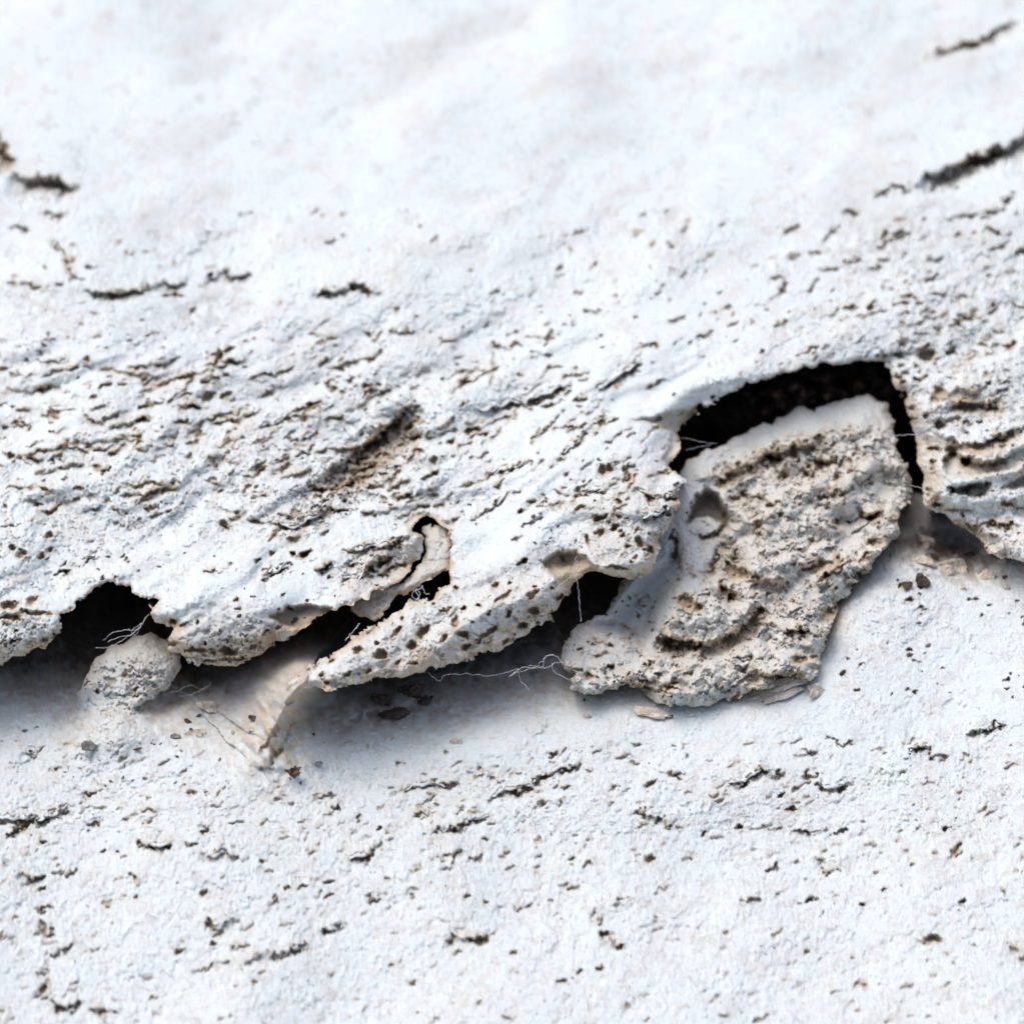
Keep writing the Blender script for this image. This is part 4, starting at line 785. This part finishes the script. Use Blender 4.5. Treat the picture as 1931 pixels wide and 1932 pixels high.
# ================================================================== DARK SOIL SHEET ADDED TO BLACKEN THE CAVITY
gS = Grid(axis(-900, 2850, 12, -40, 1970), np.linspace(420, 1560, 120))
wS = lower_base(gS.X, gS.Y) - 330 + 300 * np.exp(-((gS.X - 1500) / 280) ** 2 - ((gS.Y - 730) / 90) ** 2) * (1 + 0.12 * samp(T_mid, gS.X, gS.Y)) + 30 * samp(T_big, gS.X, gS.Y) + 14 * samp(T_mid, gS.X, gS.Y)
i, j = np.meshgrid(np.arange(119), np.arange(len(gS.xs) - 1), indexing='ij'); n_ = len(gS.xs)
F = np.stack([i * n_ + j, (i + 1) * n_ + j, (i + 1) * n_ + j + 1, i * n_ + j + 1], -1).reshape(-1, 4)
soil = mesh_obj('soil_backing', to_world(gS.X, gS.Y, wS).reshape(-1, 3), F, M_backing); tag(soil, kind='structure')

# ================================================================== GRIT, CLODS, CHIPS
def grid_w(g, w, x, y):
    i = min(max(int(np.searchsorted(g.ys, y)), 0), len(g.ys) - 1); j = min(max(int(np.searchsorted(g.xs, x)), 0), len(g.xs) - 1)
    return float(w[i, j])
def lump(name, x, y, w, rx, ry, rz, mat, label, cat, group=None, seed=0, ang=0, base=None, rough=0.22, flat=False):
    """angular grain: icosphere pushed in by random planes"""
    import bmesh
    bm = bmesh.new(); bmesh.ops.create_icosphere(bm, subdivisions=4, radius=1.0)
    r = np.random.default_rng(seed)
    V = np.array([v.co[:] for v in bm.verts])
    for _ in range(9):
        n = r.standard_normal(3); n /= np.linalg.norm(n); k = r.uniform(0.38, 0.8)
        d = V @ n - k; V -= np.clip(d, 0, None)[:, None] * n
    V *= 1 + rough * 0.35 * samp(T_mid, V[:, 0] * 60 + seed * 31, V[:, 1] * 60 + V[:, 2] * 47)[:, None]
    F = np.array([[v.index for v in f.verts] for f in bm.faces]); bm.free()
    px, py = rot(V[:, 0] * rx, V[:, 1] * ry, ang)
    Wd = to_world(x + px, y + py, w + V[:, 2] * rz)
    c = to_world(x, y, w); o = mesh_obj(name, Wd - c, F, mat, smooth=False); o.location = c
    tag(o, label, cat, group); return o
def on_lower(x, y): q = onto([(x, y)], lower_base)[0]; return q[0], q[1], grid_w(gL, wL, q[0], q[1])
x, y, w = on_lower(172, 1409); lump('grit_grain', x, y, w + 13, 17, 13, 14, M_grey, 'grey angular grit grain on the white plate below the nub', 'grit', seed=3)
x, y, w = on_lower(555, 1457); lump('grit_grain', x, y, w + 13, 18, 15, 14, M_brown, 'reddish brown rough grit grain just below the ridge', 'grit', seed=5, rough=.5)
x, y, w = on_lower(601, 1441); lump('grit_grain', x, y, w + 5, 9, 6, 6, M_grey, 'small pale grey grit grain right of the reddish brown grain', 'grit', seed=8)
x, y, w = on_lower(332, 1389); lump('grit_grain', x, y, w + 3, 11, 6, 8, M_grey, 'small flat grey grit grain left of the cream bone chip', 'grit', seed=9)
x, y, w = on_lower(262, 1412); lump('grit_grain', x, y, w + 5, 9, 4, 5, M_brown, 'tiny brown grit grain right of the grey angular grain', 'grit', seed=10)
x, y, w = on_lower(60, 1417); lump('grit_grain', x, y, w + 5, 6, 4, 5, M_brown, 'tiny tan grit grain near the left edge of the lower plate', 'grit', seed=12)
x, y, w = on_lower(372, 1383); lump('bone_chip', x, y, w + 4, 26, 7, 8, M_chip, 'flat cream bone chip lying below the dark hollow', 'bone chip', seed=14, ang=6)
x, y, w = on_lower(655, 1404); lump('bone_chip', x, y, w + 4, 20, 7, 8, M_chip, 'tan flat bone chip in the hollow right of the ridge', 'bone chip', seed=15, ang=14)
for n_, (x, y, rx, ry, lab) in enumerate(((720, 1320, 30, 22, 'dark soil clod left in the hollow beneath the tongue'), (775, 1305, 34, 26, 'dark soil clod in the middle beneath the tongue'), (745, 1345, 40, 16, 'low dark soil clod at the foot of the hollow beneath the tongue'), (805, 1322, 22, 20, 'dark soil clod rightmost beneath the tongue'))):
    x, y, w = on_lower(x, y); lump('soil_clod', x, y, w + 14, rx * .75, ry * .8, 22, M_clod, lab, 'soil clod', 'soil clods under the tongue', seed=20 + n_, rough=.3)
for n_, (x, y, rx, ry, lab) in enumerate(((1800, 1068, 30, 26, 'pale angular bone chip under the honeycombed block'), (1880, 1034, 36, 17, 'tan flat bone chip in the shade at the right edge'), (1742, 1060, 20, 13, 'grey bone chip in the gully right of the wedge'), (1745, 1020, 22, 14, 'dusty bone chip behind the gully right of the wedge'))):
    x, y, w = on_lower(x, y); lump('bone_chip', x, y, w + 10, rx, ry, 20, M_chip, lab, 'bone chip', seed=40 + n_, ang=-20)
# thin plates under the wedge
def flake(x, y, w, L, Wd, tilt, ang, label, seed, mat=None, lift=10):
    """thin broken bone scale with real thickness and a ragged rim"""
    r = np.random.default_rng(seed); n = 16; k = 4
    th = np.linspace(0, 2 * np.pi, n, endpoint=False); rad = 1 + 0.22 * np.cumsum(r.standard_normal(n)) * 0.6 + 0.16 * r.standard_normal(n)
    rad = np.clip(rad - np.linspace(0, rad[-1] - rad[0], n), .6, 1.4)
    V = []; F = []
    for s_, zo in ((1, 4.0), (-1, -4.0)):
        for q in range(1, k + 1):
            f = q / k; px = rad * f * np.cos(th) * L; py = rad * f * np.sin(th) * Wd
            z = zo * (1 - 0.5 * f ** 3) - 6 * (px / L) ** 2 + 1.2 * r.standard_normal(n)
            V.append(np.stack([px, py, z + tilt * py], 1))
        V.append(np.array([[0, 0, zo]]))
    V = np.concatenate(V); half = n * k + 1
    for h in (0, half):
        for q in range(k - 1):
            for a in range(n):
                b = (a + 1) % n; f = [h + q * n + a, h + q * n + b, h + (q + 1) * n + b, h + (q + 1) * n + a]; F.append(f if h == 0 else f[::-1])
        for a in range(n):
            b = (a + 1) % n; F.append([h + n * k, h + b, h + a, h + a])
    for a in range(n):
        b = (a + 1) % n; F.append([(k - 1) * n + a, (k - 1) * n + b, half + (k - 1) * n + b, half + (k - 1) * n + a])
    px, py = rot(V[:, 0], V[:, 1], ang); c = to_world(x, y, w + lift)
    me = bpy.data.meshes.new('bone_flake'); W3 = to_world(x + px, y + py, w + lift + V[:, 2]) - c
    me.from_pydata(W3.tolist(), [], [f if f[2] != f[3] else f[:3] for f in F]); me.materials.append(mat or M_chip)
    o = bpy.data.objects.new('bone_flake', me); COL.objects.link(o); o.location = c
    tag(o, label, 'bone flake'); return o
def on_wedge(x, y): q = onto([(x, y)], wedge_base)[0]; return q[0], q[1], grid_w(gW, wW, q[0], q[1])
x, y, w = on_lower(1478, 1292); flake(x, y, w, 52, 9, 1.0, 14, 'thin tan bone flake stuck under the front of the wedge', 50, lift=26)
x, y, w = on_lower(1462, 1312); flake(x, y, w, 48, 11, 1.0, 12, 'pale layered bone flake lowest under the front of the wedge', 51, lift=12)
x, y, w = on_lower(1538, 1300); flake(x, y, w, 20, 16, 1.0, -40, 'small squarish bone flake at the lower right corner of the wedge', 52, lift=12)
x, y, w = on_lower(398, 1336); flake(x, y, w, 26, 10, 0.8, -20, 'white bent bone flake lying in the shaded hollow right of the nub', 53, lift=16)
x, y, w = on_lower(1235, 1345); flake(x, y, w, 40, 9, 1.0, -8, 'greyish crumb of bone wedged under the lower left of the wedge', 54, lift=10)
r2 = random.Random(5)
ORD = ['leftmost', 'second', 'third', 'fourth', 'fifth', 'sixth', 'seventh', 'eighth', 'ninth', 'tenth', 'eleventh', 'twelfth', 'thirteenth', 'rightmost']
def crumbs(n, box, where, lo, hi, seed):
    r = random.Random(seed); xs_ = sorted(r.uniform(box[0], box[2]) for _ in range(n))
    for q, x in enumerate(xs_):
        y = r.uniform(box[1], box[3]); s_ = r.uniform(lo, hi); mt = r.choice((M_chip, M_chip, M_chip, M_clod))
        x, y, w = on_lower(x, y); word = ORD[q] if q in (0, ) else ('rightmost' if q == n - 1 else ORD[q] + ' from the left')
        lump('bone_crumb', x, y, w + s_ * .6, s_ * r.uniform(1.1, 1.7), s_, s_ * 1.2, mt, ('small cream bone crumb ' if mt is M_chip else 'small brown dirty crumb ') + where + ', ' + word, 'bone crumb', 'bone crumbs ' + where, seed=seed * 40 + q, ang=r.uniform(-30, 30))
crumbs(10, (1090, 1318, 1420, 1352), 'under the wedge', 3, 8, 7)
crumbs(7, (345, 1350, 480, 1400), 'below the nub', 3, 7, 8)
crumbs(9, (590, 1352, 900, 1405), 'in the hollow under the tongue', 3, 8, 9)
crumbs(14, (1700, 1030, 1900, 1115), 'in the gully right of the wedge', 5, 13, 10)

# ================================================================== SPIDER SILK
def silk(strands, label, rad=0.9, seed=0):
    V = []; F = []; r = np.random.default_rng(seed)
    for pts in strands:
        P = np.asarray(pts, float); t = np.linspace(0, len(P) - 1, len(P) * 7)
        i0 = np.clip(t.astype(int), 0, len(P) - 2); f = (t - i0)[:, None]
        p0 = P[np.clip(i0 - 1, 0, len(P) - 1)]; p1 = P[i0]; p2 = P[i0 + 1]; p3 = P[np.clip(i0 + 2, 0, len(P) - 1)]
        Q = 0.5 * (2 * p1 + (p2 - p0) * f + (2 * p0 - 5 * p1 + 4 * p2 - p3) * f ** 2 + (3 * p1 - p0 - 3 * p2 + p3) * f ** 3)
        Q += 0.9 * r.standard_normal(Q.shape); rr = rad * (0.55 + 0.9 * r.random(len(Q)))
        W3 = to_world(Q[:, 0], Q[:, 1], Q[:, 2]); m = len(W3); base = len(V)
        tg = np.gradient(W3, axis=0); tg /= np.linalg.norm(tg, axis=1)[:, None] + 1e-9
        a = np.cross(tg, AX_W); a /= np.linalg.norm(a, axis=1)[:, None] + 1e-9; b = np.cross(tg, a)
        for q in range(m):
            for k in range(4):
                an = k * math.pi / 2; V.append(W3[q] + rr[q] * U * (math.cos(an) * a[q] + math.sin(an) * b[q]))
        for q in range(m - 1):
            for k in range(4):
                F.append([base + q * 4 + k, base + q * 4 + (k + 1) % 4, base + q * 4 + 4 + (k + 1) % 4, base + q * 4 + 4 + k])
    V = np.array(V); c = V.mean(0); o = mesh_obj('spider_thread', V - c, F, M_silk); o.location = c
    tag(o, label, 'spider silk', 'spider silk in the crack'); return o
def z3(V, pts, w):
    return [(p[0], p[1], w + (pts[i][2] if len(pts[i]) > 2 else 0)) for i, p in enumerate(V(pts))]
silk([z3(V1, [(530, 785), (590, 788), (640, 770), (690, 740), (750, 700), (790, 660), (830, 600)], -20), z3(V1, [(580, 745), (640, 700), (730, 690), (780, 680), (810, 620), (835, 600)], -20), z3(V1, [(600, 755), (660, 730), (720, 720), (760, 690), (800, 640)], -16), z3(V1, [(720, 680), (750, 720), (790, 650), (740, 690)], -18)],
     'tangled white spider silk across the black gap above the nub', 0.42, 1)
silk([z3(V2, [(1350, 1095), (1420, 1050), (1490, 1035), (1560, 1045), (1610, 1020), (1660, 1015)], 20), z3(V2, [(1380, 1080), (1440, 1060), (1500, 1040), (1545, 1000), (1580, 975), (1620, 985), (1635, 1010)], 20), z3(V2, [(1400, 1050), (1410, 1100), (1460, 1175)], 20), z3(V2, [(1590, 1020), (1605, 1070), (1680, 1110)], 14), z3(V2, [(1360, 1090), (1430, 1045), (1480, 1050), (1550, 1050)], 22), z3(V2, [(1540, 1040), (1555, 985), (1600, 975)], 22)],
     'thick knotted spider silk between the tongue and the wedge', 0.42, 2)
silk([z3(V2, [(1725, 430), (1715, 510), (1735, 580), (1740, 650), (1750, 760), (1752, 785)], 0), z3(V2, [(1620, 590), (1680, 550), (1720, 510), (1745, 460)], 10), z3(V2, [(1690, 490), (1720, 520), (1740, 530)], 8)], 'thin spider thread hanging beside the concave arch left of the third lobe', 0.4, 3)
silk([z3(V2, [(905, 1075), (960, 1120), (1000, 1085), (1100, 1078), (1250, 1088), (1400, 1050)], 90)], 'fine spider thread running below the tongue edge', 0.22, 4)
silk([z3(V2, [(870, 600), (830, 615), (815, 650), (845, 660), (858, 630), (830, 615), (850, 660), (800, 690)], 90), z3(V2, [(870, 590), (885, 630), (910, 635)], 90)], 'small curled spider thread loop at the upper edge of the tongue', 0.6, 5)
silk([z3(V2, [(440, 890), (480, 850), (520, 800)], 60)], 'short straight spider thread in the gap left of the tongue', 0.6, 6)
silk([z3(V4, [(30, 650), (120, 670), (230, 685)], -380), z3(V4, [(60, 720), (130, 705), (200, 695)], -380)], 'faint spider threads at the left end of the arched opening', 0.25, 7)
silk([z3(V1, [(960, 1040), (1060, 1000), (1130, 1020), (1180, 980)], -10), z3(V1, [(1000, 1060), (1090, 1040), (1150, 1000)], 0)], 'faint spider threads in the shaded hollow right of the nub', 0.2, 8)
silk([z3(V12, [(250, 640), (350, 635), (410, 635), (500, 625)], -230)], 'upper fine spider thread between the wedge and the honeycombed block', 0.4, 9)
silk([z3(V12, [(350, 1005), (420, 1025), (500, 1060)], -160)], 'lower fine spider thread between the wedge and the honeycombed block', 0.4, 10)

# ------------------------------------------------------------------ render settings
SC.render.engine = 'CYCLES'
SC.cycles.max_bounces = 6
SC.cycles.diffuse_bounces = 4
